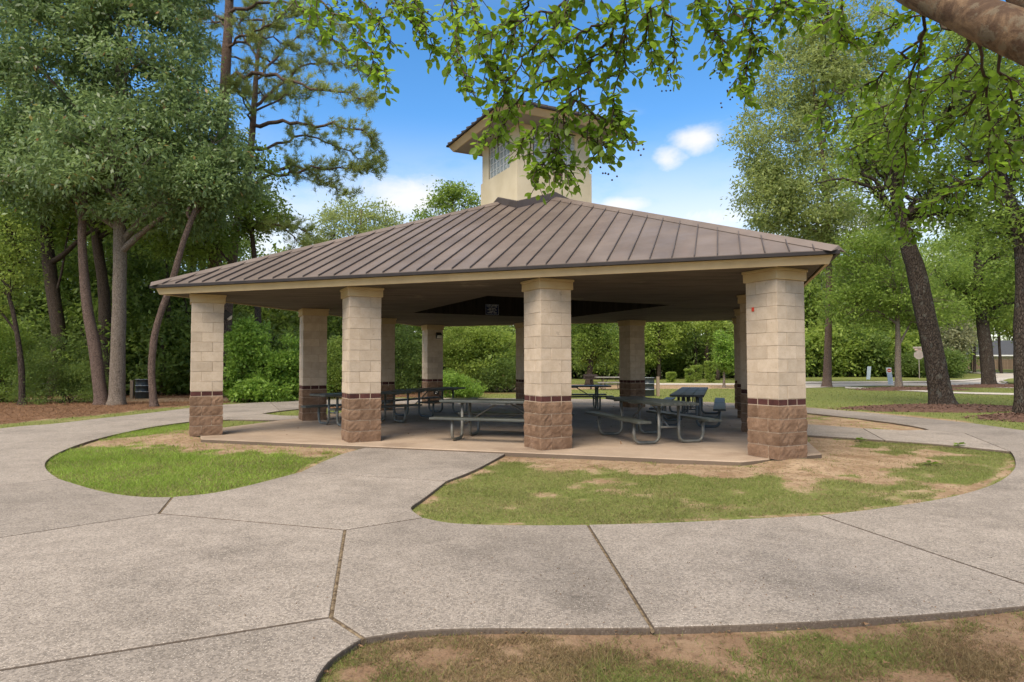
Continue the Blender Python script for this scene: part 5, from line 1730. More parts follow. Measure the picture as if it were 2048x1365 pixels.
def shrub(name, label, ells, leaf, seed, clusters=220, per=60, crad=0.32, size=0.10, cat='shrub', gap=0.1, group=None, aspect=0.5, droop=0.2, up=0.5, shell=0.7, stems=9, box=False):
    rs = np.random.RandomState(seed)
    e = np.array(ells)
    cx, cy = float(np.average(e[:, 0], weights=e[:, 3])), float(np.average(e[:, 1], weights=e[:, 3]))
    off = np.array([cx, cy, GZ])
    root = tag(empty(name, tuple(off)), label, cat, group)
    if box:
        c0 = e[0]
        d = rs.uniform(-1, 1, (clusters, 3))
        ax = rs.randint(0, 3, clusters)
        d[np.arange(clusters), ax] = np.sign(d[np.arange(clusters), ax]) * rs.uniform(0.85, 1, clusters)
        taper = 0.78 + 0.22 * (d[:, 2:3] + 1) / 2
        cen = c0[:3] + d * c0[3:] * np.concatenate([taper, taper, np.ones_like(taper)], 1)
    else:
        cen = ell_points(ells, clusters, rs, shell, gap, 0.9)
        cen = cen[cen[:, 2] > GZ + 0.12]
    m = MB()
    for k in range(stems):
        a = np.array([cx + rs.normal() * 0.18 * e[0][3], cy + rs.normal() * 0.15, GZ - 0.05])
        b = cen[rs.randint(len(cen))]
        mid = (a + b) / 2 + rs.normal(size=3) * 0.1 + np.array([0, 0, 0.1])
        m.tube([a - off, mid - off, b - off], [0.03, 0.02, 0.008], 5, False)
    m.build('stem', M['bark_brown'], root, True)
    co = leaves(cen, per, crad, size, rs, aspect, droop, up) - off
    link('foliage', npmesh('foliage', co, 4), M[leaf], root)
    return root


# ------------------------------------------------------------------ trees by the left-hand path
T, CR = TRUNKS, CROWNS
tree('oak_tree', 'grey-green oak with straight pale trunk and broad dense crown', 'tree', T['oak_left'], CR['oak_left'], 'lf_oak', 'bark_oak', 1,
     clusters=1250, per=80, crad=0.52, size=0.20, limbs=20, zmin=0.40, gap=0.12, aspect=0.42, droop=0.5, group='trees along the woodland edge')
tree('leaning_pine_tree', 'leaning tree with reddish scaly bark beside the pale oak trunk', 'tree', T['lean_a'],
     [(T['lean_a'][-1][0] + 0.3, 25.4, T['lean_a'][-1][2] + 1.2, 1.6, 1.6, 1.3), (T['lean_a'][-1][0] - 1.2, 26, T['lean_a'][-1][2] + 0.2, 1.4, 1.2, 1.0)],
     'lf_dark', 'bark_pine', 2, clusters=140, per=60, limbs=5, zmin=0.7, group='trees along the woodland edge')
tree('slender_tree', 'slender crooked trunk curving up beside the roof corner', 'tree', T['lean_tree'], CR['lean_tree'], 'lf_oak', 'bark_pine', 3,
     clusters=150, per=60, crad=0.5, size=0.16, limbs=5, zmin=0.75, group='trees along the woodland edge')
tree('sapling_tree', 'thin bent sapling among the dark shrubs at the edge of view', 'tree', T['sapling'],
     [(-20.3, 25.2, 5.2, 1.5, 1.2, 1.0), (-19.6, 25.2, 6.4, 1.4, 1.2, 1.0), (-20.6, 25, 3.8, 1.0, 1.0, 0.7)], 'lf_light', 'bark_brown', 4,
     clusters=130, per=55, crad=0.45, size=0.13, limbs=4, zmin=0.5, group='trees along the woodland edge')
tree('oak_tree', 'dark thick-trunked oak forking deep in the woodland', 'tree', T['dark_a'],
     [(T['dark_a'][-1][0], 32.4, 11.7, 3.4, 2.6, 2.4), (-23.8, 32, 9.6, 2.6, 2.6, 2.0), (-20.0, 32, 10.4, 2.6, 2.6, 2.0)], 'lf_mid', 'bark_brown', 5,
     clusters=330, per=62, crad=0.75, size=0.24, limbs=9, zmin=0.45, group='trees along the woodland edge',
     extra=[[(-22.9, 32, 4.5), (-22.4, 31.9, 6.0), (-22.0, 31.8, 8.2), (-21.3, 31.8, 10.4)]])
tree('oak_tree', 'dark slanting trunk between the reddish leaning tree and pale oak', 'tree', T['dark_b'],
     [(T['dark_b'][-1][0], 31.9, 10.9, 3.0, 2.6, 2.2), (-17.9, 31.9, 9.2, 2.2, 2.2, 1.7)], 'lf_mid', 'bark_brown', 6,
     clusters=250, per=62, crad=0.7, size=0.24, limbs=7, zmin=0.5, group='trees along the woodland edge')
tree('gum_tree', 'dark green broadleaf crown beneath the tall pines', 'tree', T['oak_mid'], CR['oak_mid'], 'lf_mid', 'bark_brown', 7,
     clusters=210, per=60, crad=0.55, size=0.19, limbs=7, zmin=0.4, gap=0.35, group='trees along the woodland edge')

# tall pines with long bare boughs


def pine(key, label, tr, seed):
    rs = np.random.RandomState(seed)
    off = np.array([tr[0][0], tr[0][1], GZ])
    root = tag(empty('pine_tree', tuple(off)), label, 'tree', 'tall pines behind the roof corner')
    v, f = trunk_mesh([np.array(q) - np.append(off, 0) for q in tr], rs, 14, 0.7)
    MB().add(v, f).build('trunk', M['bark_pine'], root, True)
    m = MB()
    cen, dr = [], []
    bl = [q for k, q in PINE_BRANCHES if k == key]
    # boughs on the far side and above the frame
    top = np.array(tr[-1][:3])
    for k in range(9):
        h = at_z(tr, tr[-1][2] - k * 0.9 - rs.uniform(0, 0.6))[:3]
        an_ = rs.uniform(0, 6.28)
        L = rs.uniform(1.6, 3.4)
        dv = np.array([math.cos(an_), math.sin(an_), 0.25])
        bl.append([tuple(h), tuple(h + dv * L * 0.5 + np.array([0, 0, 0.1])), tuple(h + dv * L)])
    for q in bl:
        P_ = np.array(catmull([np.array(t_) for t_ in q], 5))
        P_[1:-1] += rs.normal(size=(len(P_) - 2, 3)) * 0.07
        L = np.linalg.norm(P_[-1] - P_[0])
        rr = np.linspace(0.035 + 0.009 * L, 0.012, len(P_))
        m.tube([t_ - off for t_ in P_], rr, 6, False)
        n = len(P_)
        for i in range(int(n * 0.28), n):
            frac = i / (n - 1)
            for _ in range(2 + (i > n * 0.5) * 1):
                t_ = P_[i] - P_[max(i - 1, 0)]
                t_ = t_ / (np.linalg.norm(t_) + 1e-9)
                side = unit(np.cross(t_, rs.normal(size=3)))
                side[2] = side[2] * 0.6 + rs.uniform(-0.25, 0.35)
                ln = rs.uniform(0.35, 1.15) * (0.6 + 0.5 * (1 - frac))
                e1 = P_[i] + (t_ * 0.55 + side * 0.8) * ln
                md = (P_[i] + e1) / 2 + rs.normal(size=3) * 0.07
                m.tube([P_[i] - off, md - off, e1 - off], [0.017, 0.012, 0.006], 4, False)
                for w in (1.0, 0.72, 0.45):
                    if rs.rand() < (0.95 if w > 0.9 else 0.72):
                        pnt = md + (e1 - md) * (w * 2 - 1) if w > 0.5 else md
                        cen.append(pnt + rs.normal(size=3) * 0.06)
                        dr.append(unit(e1 - P_[i] + np.array([0, 0, 0.25])))
                        for _k in range(1):
                            cen.append(pnt + rs.normal(size=3) * 0.15)
                            dr.append(unit(e1 - P_[i] + rs.normal(size=3) * 0.5 + np.array([0, 0, 0.3])))
    m.build('boughs', M['bark_pine'], root, True)
    co = needles(np.array(cen), np.array(dr), 24, 0.27, 0.020, rs) - off
    link('crown', npmesh('crown', co, 3), M['needle'], root)


pine('a', 'tall thick-trunked pine rising behind the roof corner', TRUNKS['pine_a'], 21)
pine('b', 'tall slimmer pine with boughs spreading towards the tower', TRUNKS['pine_b'], 22)

# ------------------------------------------------------------------ shrubs
SG = 'shrubs along the woodland edge'
shrub('vine_covered_shrub', 'dense bright vine-covered hedge beside the outer corner column', CR['vine_hedge'], 'lf_bright', 31, 460, 60, 0.27, 0.15, group=SG, gap=0.3, aspect=0.62)
shrub('shrub', 'bright leafy shrub in the gap between second left and front columns', CR['gap_bush'], 'lf_light', 32, 120, 55, 0.3, 0.12, group=SG)
shrub('yew_shrub', 'dark layered feathery shrub at the foot of the leaning tree', CR['yew_shrub'], 'lf_dark', 33, 360, 70, 0.30, 0.085, group=SG, gap=0.3, aspect=0.3, up=1.2)
shrub('shrub', 'dark leafy shrub cut by the edge of view', CR['edge_shrub'], 'lf_mid', 34, 200, 60, 0.32, 0.11, group=SG)
shrub('shrub', 'soft green shrub behind the black trash drum and pale oak', CR['oak_shrub'], 'lf_mid', 35, 380, 66, 0.32, 0.11, group=SG, gap=0.2)
shrub('shrub', 'very dark shrub behind the picnic tables left of the lamp column', CR['dark_shrub'], 'lf_dark', 36, 240, 60, 0.34, 0.12, group=SG)
shrub('fern_bush', 'low bright green bush just right of the lamp column', CR['light_bush'], 'lf_bright', 37, 150, 60, 0.22, 0.12, group=SG, aspect=0.35)
shrub('shrub', 'tall light green shrub right of the lamp column', CR['tall_shrub'], 'lf_light', 38, 330, 60, 0.36, 0.14, group=SG, gap=0.2)
shrub('shrub', 'dark hedge-like shrub behind the middle of the pavilion', CR['hedge_dark'], 'lf_dark', 39, 230, 60, 0.34, 0.12, group=SG)
for k, lab in (('a', 'lowest of the clipped bushes, standing apart by the footpath'), ('b', 'narrow clipped bush touching a taller wider one'),
               ('c', 'square-topped clipped bush behind the narrow one'), ('d', 'tallest clipped bush, beside the small lawn tree')):
    e = CR['topiary_' + k]
    shrub('clipped_bush', lab, e, 'lf_light', 40 + ord(k), 190, 34, 0.07, 0.09, 'bush', group='clipped bushes by the footpath', box=True, stems=6)
shrub('road_bush', 'dark rounded shrub clump beside the road sign', CR['road_bush'], 'lf_dark', 47, 300, 55, 0.6, 0.24, group='shrubs by the road')

# ------------------------------------------------------------------ trees behind and to the right
BG = 'trees behind the pavilion'
tree('sage_tree', 'pale sage-green tree showing above the left roof slope', 'tree', T['tree_b1'], CR['tree_b1'], 'lf_sage', 'bark_oak', 51,
     clusters=330, per=60, crad=0.8, size=0.27, limbs=8, group=BG)
tree('dark_crowned_tree', 'clumpy dark green tree crown beside the tower', 'tree', T['tree_b2'], CR['tree_b2'], 'lf_mid', 'bark_oak', 52,
     clusters=260, per=70, crad=0.6, size=0.24, limbs=8, group=BG, gap=0.3)
tree('vine_tree', 'dark viny tree with leaning trunk behind the grill', 'tree', T['vine_tree'], CR['vine_tree'], 'lf_mid', 'bark_brown', 53,
     clusters=260, per=55, crad=0.55, size=0.17, limbs=7, group=BG)
tree('broadleaf_tree', 'bright leafy tree right of the back column', 'tree', T['bright_tree'], CR['bright_tree'], 'lf_light', 'bark_brown', 54,
     clusters=200, per=55, crad=0.7, size=0.26, limbs=5, group=BG)
tree('broadleaf_tree', 'yellow-green young tree behind the clipped bushes', 'tree', T['young_tree'], CR['young_tree'], 'lf_light', 'bark_brown', 62,
     clusters=130, per=50, crad=0.6, size=0.24, limbs=4, group=BG)
RG = 'trees on the lawn towards the road'
tree('lawn_tree', 'small young tree with thin trunk on the open lawn', 'tree', T['lawn_tree'], CR['lawn_tree'], 'lf_bright', 'bark_oak', 55,
     clusters=120, per=50, crad=0.35, size=0.14, limbs=6, zmin=0.4, group=RG, gap=0.2)
tree('willow_oak_tree', 'tall sage-green tree with slim straight trunk right of the roof', 'tree', T['r4'], CR['r4'], 'lf_sage', 'bark_pine', 56,
     clusters=950, per=70, crad=0.70, size=0.27, limbs=16, zmin=0.45, gap=0.28, aspect=0.38, group=RG)
tree('leaning_oak_tree', 'large leaning oak with dark lichen-spotted trunk in mulch', 'tree', T['r1'], CR['r1'], 'lf_mid', 'bark_dark', 57,
     clusters=420, per=50, crad=0.5, size=0.15, limbs=16, zmin=0.80, gap=0.45, group=RG, sides=18, twig=0.014,
     extra=[[TRUNKS['r1'][-1], (12.6, 21.9, 7.9), (12.4, 22, 9.2), (12.9, 22, 11)],
            [TRUNKS['r1'][-2], (13.6, 21.4, 6.9), (14.7, 21.3, 7.0), (15.6, 21.4, 8.0), (16.6, 21.6, 8.6)],
            [TRUNKS['r1'][-2], (12.2, 21.6, 7.4), (11.2, 21.6, 7.7), (10.4, 21.8, 7.6)]])
tree('oak_tree', 'oak cut by the edge of view, trunk in dark mulch', 'tree', T['r3'], CR['r3'], 'lf_mid', 'bark_dark', 58,
     clusters=300, per=50, crad=0.45, size=0.14, limbs=10, zmin=0.7, gap=0.4, group=RG, sides=16)
tree('oak_tree', 'oak with dark trunk nearest the bend of the road', 'tree', T['r2'], CR['r2'], 'lf_mid', 'bark_dark', 59,
     clusters=380, per=60, crad=0.65, size=0.21, limbs=9, zmin=0.6, gap=0.25, group=RG)
tree('twin_stem_tree', 'slim tree forking low, between road marker and leaning oak', 'tree', T['r5'], CR['r5'], 'lf_mid', 'bark_oak', 60,
     clusters=330, per=60, crad=0.6, size=0.19, limbs=9, zmin=0.5, gap=0.3, group=RG,
     extra=[[(22.8, 38, 2.45), (23.2, 38, 3.2), (23.8, 38, 4.3), (24.2, 38, 5.4)]])
tree('pale_flowering_tree', 'pale cream-tinged small tree behind the leaning oak', 'tree', T['pale_tree'], CR['pale_tree'], 'lf_pale', 'bark_brown', 61,
     clusters=200, per=55, crad=0.75, size=0.3, limbs=4, group=RG)

# ------------------------------------------------------------------ far woodland, one mass per side


def wood(name, label, spots, leaf_list, seed, per=46, clusters=46, crad=0.85, size=0.34, trunks=True, low=True):
    rs = np.random.RandomState(seed)
    root = tag(empty(name), label, 'woodland', kind='stuff')
    kinds_ = sorted(set(leaf_list))
    parts = {k: [] for k in kinds_}
    st = MB()
    for (x, y, h, r) in spots:
        k = leaf_list[rs.randint(len(leaf_list))]
        el_ = [(x, y, h * 0.70, r, r, h * 0.32), (x + rs.normal() * r * 0.4, y + rs.normal() * r * 0.3, h * 0.36, r * 0.95, r * 0.9, h * 0.34)]
        c = ell_points(el_ if low else el_[:1], clusters, rs, 0.72, 0.12, 0.4)
        c = c[c[:, 2] > 0.2]
        parts[k].append(leaves(c, per, crad * (0.75 + 0.04 * h), size, rs, 0.5, 0.25, 0.7, 0.6))
        if trunks:
            st.tube([(x, y, -0.2), (x + rs.normal() * 0.3, y, h * 0.4), (x + rs.normal() * 0.5, y, h * 0.85)], [0.2, 0.15, 0.04], 6, False)
    for k in kinds_:
        if parts[k]:
            link('canopy', npmesh('canopy', np.concatenate(parts[k]), 4), M[k], root)['kind'] = 'stuff'
    if trunks:
        st.build('stems', M['bark_brown'], root, True)['kind'] = 'stuff'


rs_ = np.random.RandomState(77)


def belt(px0, px1, y0, y1, n, hfun, r0, r1):
    out_ = []
    for k in range(n):
        y = y0 + (y1 - y0) * rs_.rand()
        px = px0 + (px1 - px0) * ((k + rs_.rand()) / n)
        out_.append(((px - 1024) / 1288.7 * y, y, hfun(px) * rs_.uniform(0.8, 1.12), rs_.uniform(r0, r1)))
    return out_


hl = lambda px: 27 if px < 330 else (27 - (px - 330) * 0.11 if px < 490 else 9.5)
wood('woodland', 'dense green woodland behind the trees on the path side', belt(-260, 470, 34, 38, 34, lambda p: 0.30 * hl(p), 1.6, 2.4) + belt(-260, 480, 38, 46, 36, lambda p: 0.72 * hl(p), 2.4, 3.4)
     + belt(-260, 460, 46, 54, 26, lambda p: 1.0 * hl(p), 2.8, 4.0) + belt(-200, 600, 32, 35, 26, lambda p: 3.6, 1.1, 1.6),
     ['lf_mid', 'lf_dark', 'lf_dark'], 81, 50, 44, 0.62, 0.27)
wood('woodland', 'green woodland seen between the columns behind the pavilion', belt(440, 900, 40, 52, 32, lambda p: 8.6, 2.0, 3.0) + belt(560, 1000, 37, 42, 16, lambda p: 4.6, 1.4, 2.0)
     + belt(860, 1480, 62, 78, 44, lambda p: 10.5, 2.6, 3.8) + belt(980, 1500, 66, 74, 34, lambda p: 4.5, 1.8, 2.6),
     ['lf_dark', 'lf_mid', 'lf_dark'], 82, 46, 40, 0.7, 0.31)
wood('woodland', 'green woodland wall beyond the far road', belt(1470, 1890, 76, 92, 44, lambda p: 15.0, 3.0, 4.4) + belt(1480, 1870, 72, 78, 40, lambda p: 5.2, 2.0, 2.8)
     + belt(1560, 1900, 92, 120, 26, lambda p: 19, 4.0, 5.5) + belt(1890, 2400, 180, 215, 22, lambda p: 26, 7, 10),
     ['lf_mid', 'lf_dark', 'lf_light'], 83, 48, 42, 1.0, 0.44)

wood('woodland', 'tall tree canopy standing over the far house and fence', belt(1860, 2300, 92, 105, 12, lambda p: 15, 4.5, 6.0) + belt(1860, 2350, 108, 135, 16, lambda p: 25, 6, 8),
     ['lf_mid', 'lf_light'], 84, 60, 60, 1.0, 0.55, low=False)

# ------------------------------------------------------------------ mulch beds


def mulch(x, y, rx, ry, label, seed):
    rs = np.random.RandomState(seed)
    root = tag(empty('mulch_bed', (x, y, GZ)), label, 'mulch', 'mulch beds round the lawn trees', 'stuff')
    n, m_ = 40, 8
    vs2, fs = [(0, 0, 0.16)], []
    for j in range(1, m_ + 1):
        for i in range(n):
            a = 6.2832 * i / n
            r = j / m_ * (1 + 0.10 * math.sin(3 * a + seed) + 0.05 * math.sin(7 * a))
            vs2.append((rx * r * math.cos(a), ry * r * math.sin(a), 0.16 * (1 - (j / m_) ** 2) + (rs.rand() - 0.5) * 0.03 - (0.05 if j == m_ else 0)))
    for i in range(n):
        fs.append((0, 1 + i, 1 + (i + 1) % n))
        for j in range(m_ - 1):
            a, b = 1 + j * n + i, 1 + j * n + (i + 1) % n
            fs.append((a, a + n, b + n, b))
    MB().add(vs2, fs).build('mound', M['mulch'], root, True)
    k = 1500
    a, r = rs.rand(k) * 6.2832, np.sqrt(rs.rand(k)) * 1.04
    c = np.stack([rx * r * np.cos(a), ry * r * np.sin(a), 0.165 * np.clip(1 - r ** 2, 0, 1) + 0.004], 1)
    d = unit(rs.normal(size=(k, 3)) * np.array([1, 1, 0.25]))
    s = unit(np.cross(d, np.array([0, 0, 1.0])))
    L, w = rs.uniform(0.03, 0.09, k)[:, None], rs.uniform(0.008, 0.02, k)[:, None]
    v = np.stack([c - s * w, c + d * L - s * w, c + d * L + s * w + np.array([0, 0, 0.012]), c + s * w + np.array([0, 0, 0.012])], 1)
    link('chips', npmesh('chips', v.reshape(-1, 3), 4), M['chip'], root)['kind'] = 'stuff'


mulch(14.3, 21.4, 3.6, 1.5, 'dark brown mulch round the foot of the leaning oak', 1)
mulch(14.9, 17.6, 2.4, 1.4, 'dark mulch under the oak cut by the edge of view', 2)
mulch(22.9, 37.2, 3.3, 1.8, 'mulch mound under the slim forking tree', 3)
mulch(31.6, 41.4, 5.0, 2.2, 'mulch strip under the oak nearest the road bend', 4)

# ------------------------------------------------------------------ grass, straw and litter


def blades(name, label, sampler, n, h, w, seed, matname, lean=0.6, thr=0.35, dry=0.0, cat='grass', drymat='blade_dry'):
    rs = np.random.RandomState(seed)
    xy = sampler(rs, n)
    t_, s_ = turf_straw(xy[:, 0], xy[:, 1])
    dens = sstep(thr, thr + 0.45, t_ + (fbm(xy[:, 0] * 6, xy[:, 1] * 6, 4.0, 3) - 0.5) * 0.9) * (s_ < 0.35)
    dens = np.maximum(dens, 0.05 * (s_ < 0.3))
    xy = xy[rs.rand(len(xy)) < dens]
    k = len(xy)
    z = ground_z(xy[:, 0], xy[:, 1]) - 0.004
    b = np.stack([xy[:, 0], xy[:, 1], z], 1)
    an_ = rs.rand(k) * 6.2832
    s = np.stack([np.cos(an_), np.sin(an_), np.zeros(k)], 1) * (w * rs.uniform(0.6, 1.3, k))[:, None] * 0.5
    pn = fbm(xy[:, 0] * 2.2, xy[:, 1] * 2.2, 12.0, 3)
    L = h * rs.uniform(0.4, 1.35, k) * (0.55 + 0.9 * pn)
    tip = b + np.stack([rs.normal(size=k) * lean * L, rs.normal(size=k) * lean * L, L], 1)
    v = np.stack([b + s, b - s, tip], 1)
    dm = rs.rand(k) < dry * np.clip(0.2 + 3.2 * (fbm(xy[:, 0] * 1.7, xy[:, 1] * 1.7, 20.0, 3) - 0.27), 0.1, 2.2)
    root = tag(empty(name), label, cat, kind='stuff')
    for sel, mt in ((~dm, matname), (dm, drymat)):
        if sel.any():
            link('blades', npmesh('blades', v[sel].reshape(-1, 3), 3), M[mt], root)['kind'] = 'stuff'


def poly_sampler(poly):
    p_ = np.array(poly)[:, :2]
    lo, hi = p_.min(0), p_.max(0)

    def f(rs, n):
        xy = lo + rs.rand(n, 2) * (hi - lo)
        return xy[in_poly(xy[:, 0], xy[:, 1], poly)]
    return f


def rect_sampler(x0, x1, y0, y1, power=1.0):
    block = list(SLABS.values()) + list(ISLANDS.values())

    def f(rs, n):
        xy = np.stack([x0 + rs.rand(n) * (x1 - x0), y0 + rs.rand(n) ** power * (y1 - y0)], 1)
        keep = np.ones(n, bool)
        for b in block:
            keep &= ~in_poly(xy[:, 0], xy[:, 1], b)
        a = (xy - PC) @ pv
        c = (xy - PC) @ nv
        keep &= ~((np.abs(a) < FLOOR_H) & (np.abs(c) < FLOOR_H))
        for pl in (ROAD, FARPATH, FARPATH2):
            keep &= ~in_poly(xy[:, 0], xy[:, 1], pl)
        return xy[keep]
    return f


blades('grass', 'thick green grass on the rounded lawn inside the path curve', poly_sampler(ISL['A']), 180000, 0.050, 0.009, 1, 'blade', 0.8, 0.3, 0.26)
blades('grass', 'patchy green and dry grass on the lawn in front of the pavilion', poly_sampler(ISL['B']), 260000, 0.030, 0.007, 2, 'blade_olive', 0.9, 0.30, 0.52)
blades('grass', 'sparse dry grass on bare soil in the foreground', poly_sampler(ISL['D']), 190000, 0.028, 0.0045, 3, 'blade_olive', 1.0, 0.20, 0.66, drymat='blade_brown')
blades('grass', 'thin grass on the sandy sliver between the two paths', poly_sampler(ISL['C']), 14000, 0.032, 0.010, 4, 'blade', 0.8, 0.3, 0.5)
blades('grass', 'short mown grass on the open lawns beyond the pavilion', rect_sampler(-18, 40, 12, 60, 1.2), 190000, 0.055, 0.020, 5, 'blade_olive', 0.7, 0.32, 0.28)


def scatter_flat(name, label, pts, Lr, wr, seed, matname, zoff, cat, tilt=0.2):
    rs = np.random.RandomState(seed)
    k = len(pts)
    d = unit(rs.normal(size=(k, 3)) * np.array([1, 1, tilt]))
    s = unit(np.cross(d, np.array([0, 0, 1.0]) + rs.normal(size=(k, 3)) * 0.3))
    L, w = rs.uniform(*Lr, k)[:, None], rs.uniform(*wr, k)[:, None]
    c = np.concatenate([pts, np.zeros((k, 1))], 1)
    c[:, 2] = zoff + rs.rand(k) * 0.012
    v = np.stack([c - s * w, c + d * L, c + s * w], 1)
    return tag(link(name, npmesh(name, v.reshape(-1, 3), 3), M[matname]), label, cat, kind='stuff')


rs_ = np.random.RandomState(5)
xy = np.stack([rs_.uniform(-24, -1, 260000), rs_.uniform(14, 36, 260000)], 1)
_, st_ = turf_straw(xy[:, 0], xy[:, 1])
xy = xy[rs_.rand(len(xy)) < st_ * 0.30]
for k in ('S11', 'S12', 'S10'):
    xy = xy[~in_poly(xy[:, 0], xy[:, 1], PATH_OUT[k])]
scatter_flat('pine_straw', 'orange brown pine straw under the woodland edge', xy, (0.10, 0.26), (0.004, 0.010), 6, 'straw', GZ + 0.008, 'pine straw', 0.3)
xy = np.concatenate([np.stack([rs_.normal(1.3, 1.5, 700), rs_.normal(4.3, 0.6, 700)], 1), np.stack([rs_.normal(0.0, 2.5, 60), rs_.normal(4.6, 1.0, 60)], 1)])
xy = xy[(xy[:, 1] > 3.0)]
keep = np.zeros(len(xy), bool)
for k in ('S0', 'S1', 'S4', 'S5', 'S6'):
    keep |= in_poly(xy[:, 0], xy[:, 1], PATH_OUT[k])
scatter_flat('seed_litter', 'tiny dark seeds scattered over the foreground concrete', xy[keep], (0.006, 0.014), (0.003, 0.006), 7, 'dead', PZ + 0.003, 'litter', 0.5)
q = np.stack([rs_.uniform(-5.5, 5.5, 90), rs_.uniform(-5.5, 5.5, 90)], 1)
xy = PC + q[:, :1] * pv + q[:, 1:] * nv
scatter_flat('leaf_litter', 'few dead leaves on the pavilion floor', xy, (0.03, 0.07), (0.012, 0.028), 8, 'dead', 0.004, 'litter', 0.3)
xy = np.concatenate([np.stack([rs_.uniform(-1, 8, 3200), rs_.uniform(5.5, 14, 3200)], 1), np.stack([rs_.uniform(-1, 4.5, 1600), rs_.uniform(2.6, 4.1, 1600)], 1)])
xy = np.concatenate([xy, np.stack([rs_.uniform(-7, -2, 1500), rs_.uniform(8, 15, 1500)], 1)])
keep = in_poly(xy[:, 0], xy[:, 1], ISLANDS['B']) | in_poly(xy[:, 0], xy[:, 1], ISLANDS['D']) | in_poly(xy[:, 0], xy[:, 1], ISLANDS['A'])
scatter_flat('leaf_litter', 'dry fallen leaf bits on the patchy front lawns', xy[keep], (0.012, 0.030), (0.004, 0.009), 9, 'dead', GZ + 0.014, 'litter', 0.12)

# fallen leafy twigs on the path
leaf_vs = []


def myrtle_leaf(seed):
    rs = random.Random(seed)
    L, Wd = 1.0, rs.uniform(0.50, 0.64)
    n = 6
    vv, ff = [(0, 0, 0)], []
    curl = rs.uniform(-0.12, 0.2)
    for i in range(1, n):
        t_ = i / n
        w = Wd * 0.5 * math.sin(math.pi * t_ ** 1.12) ** 0.75
        z = -curl * t_ * t_
        vv += [(t_ * L, -w, z + 0.10 * w * 2), (t_ * L, 0, z), (t_ * L, w, z + 0.10 * w * 2)]
    vv.append((L, 0, -curl))
    ff += [(0, 1, 2), (0, 2, 3)]
    for i in range(n - 2):
        a = 1 + 3 * i
        ff += [(a, a + 3, a + 4, a + 1), (a + 1, a + 4, a + 5, a + 2)]
    a = 1 + 3 * (n - 2)
    e = len(vv) - 1
    ff += [(a, e, a + 1), (a + 1, e, a + 2)]
    me_ = pydata('leaf', vv, ff, True)
    me_.materials.append(M['lf_myrtle'])
    return me_


LEAF = [myrtle_leaf(k) for k in range(6)]
LEAF_V = []
for me_ in LEAF:
    me_.calc_loop_triangles()
    tv_ = np.array([list(t_.vertices) for t_ in me_.loop_triangles])
    LEAF_V.append((np.array([v.co[:] for v in me_.vertices]), tv_))
for k, (x, y, ang, lab) in enumerate([(7.75, 9.0, -0.5, 'largest fallen leafy sprig lying across the path edge'), (6.62, 12.55, 0.3, 'fallen leafy sprig on the path near the forked twig'),
                                       (8.0, 11.6, 0.9, 'small fallen sprig near the path joint'), (6.1, 9.6, 0.2, 'green fallen sprig on the patchy lawn')]):
    rs = random.Random(k)
    root = tag(empty('fallen_sprig', (x, y, PZ if k != 3 else GZ + 0.02), ang), lab, 'sprig', 'fallen sprigs')
    ln = 0.5 if k == 0 else 0.32
    MB().tube([(0, 0, 0.01), (ln * 0.5, 0.03, 0.02), (ln, 0, 0.012)], 0.004, 5).build('stalk', M['twig'], root)
    for i in range(14 if k == 0 else 9):
        o = link('leaf', LEAF[i % 6], None, root, (ln * (0.1 + 0.9 * i / 14), 0, 0.015 + rs.random() * 0.02))
        o.scale = (0.12, 0.12, 0.12)
        o.rotation_euler = (rs.uniform(-0.3, 0.3), rs.uniform(-0.3, 0.1), rs.choice((-1, 1)) * rs.uniform(0.4, 1.2))

# ------------------------------------------------------------------ crepe myrtle overhead
rs = np.random.RandomState(42)
root = tag(empty('crepe_myrtle_tree', (2.9, 0.9, GZ)), 'overhanging myrtle tree with smooth brown limb and leafy sprays across the sky', 'tree')
off = np.array([2.9, 0.9, GZ])
main = [(2.9, 0.9, -0.1, 0.13), (2.72, 1.05, 0.8, 0.12), (2.4, 1.35, 1.6, 0.11), (2.05, 1.7, 2.05, 0.104)] + LIMB
v, f = trunk_mesh([np.array(q) - np.append(off, 0) for q in main], rs, 20, 0.6)
MB().add(v, f).build('trunk', M['bark_myrtle'], root, True)
m2 = [(2.2, 1.55, 1.85, 0.085), (2.05, 1.75, 2.2, 0.08)] + LIMB2 + [(1.6, 2.9, 4.2, 0.03), (1.2, 3.1, 5.0, 0.015)]
v, f = trunk_mesh([np.array(q) - np.append(off, 0) for q in m2], rs, 14, 0.0)
MB().add(v, f).build('limb', M['bark_myrtle'], root, True)
limb_pts = np.array([q[:3] for q in catmull([np.array(q) for q in main[4:]], 6)])
tw = MB()
LP, LD = [], []
pods = []


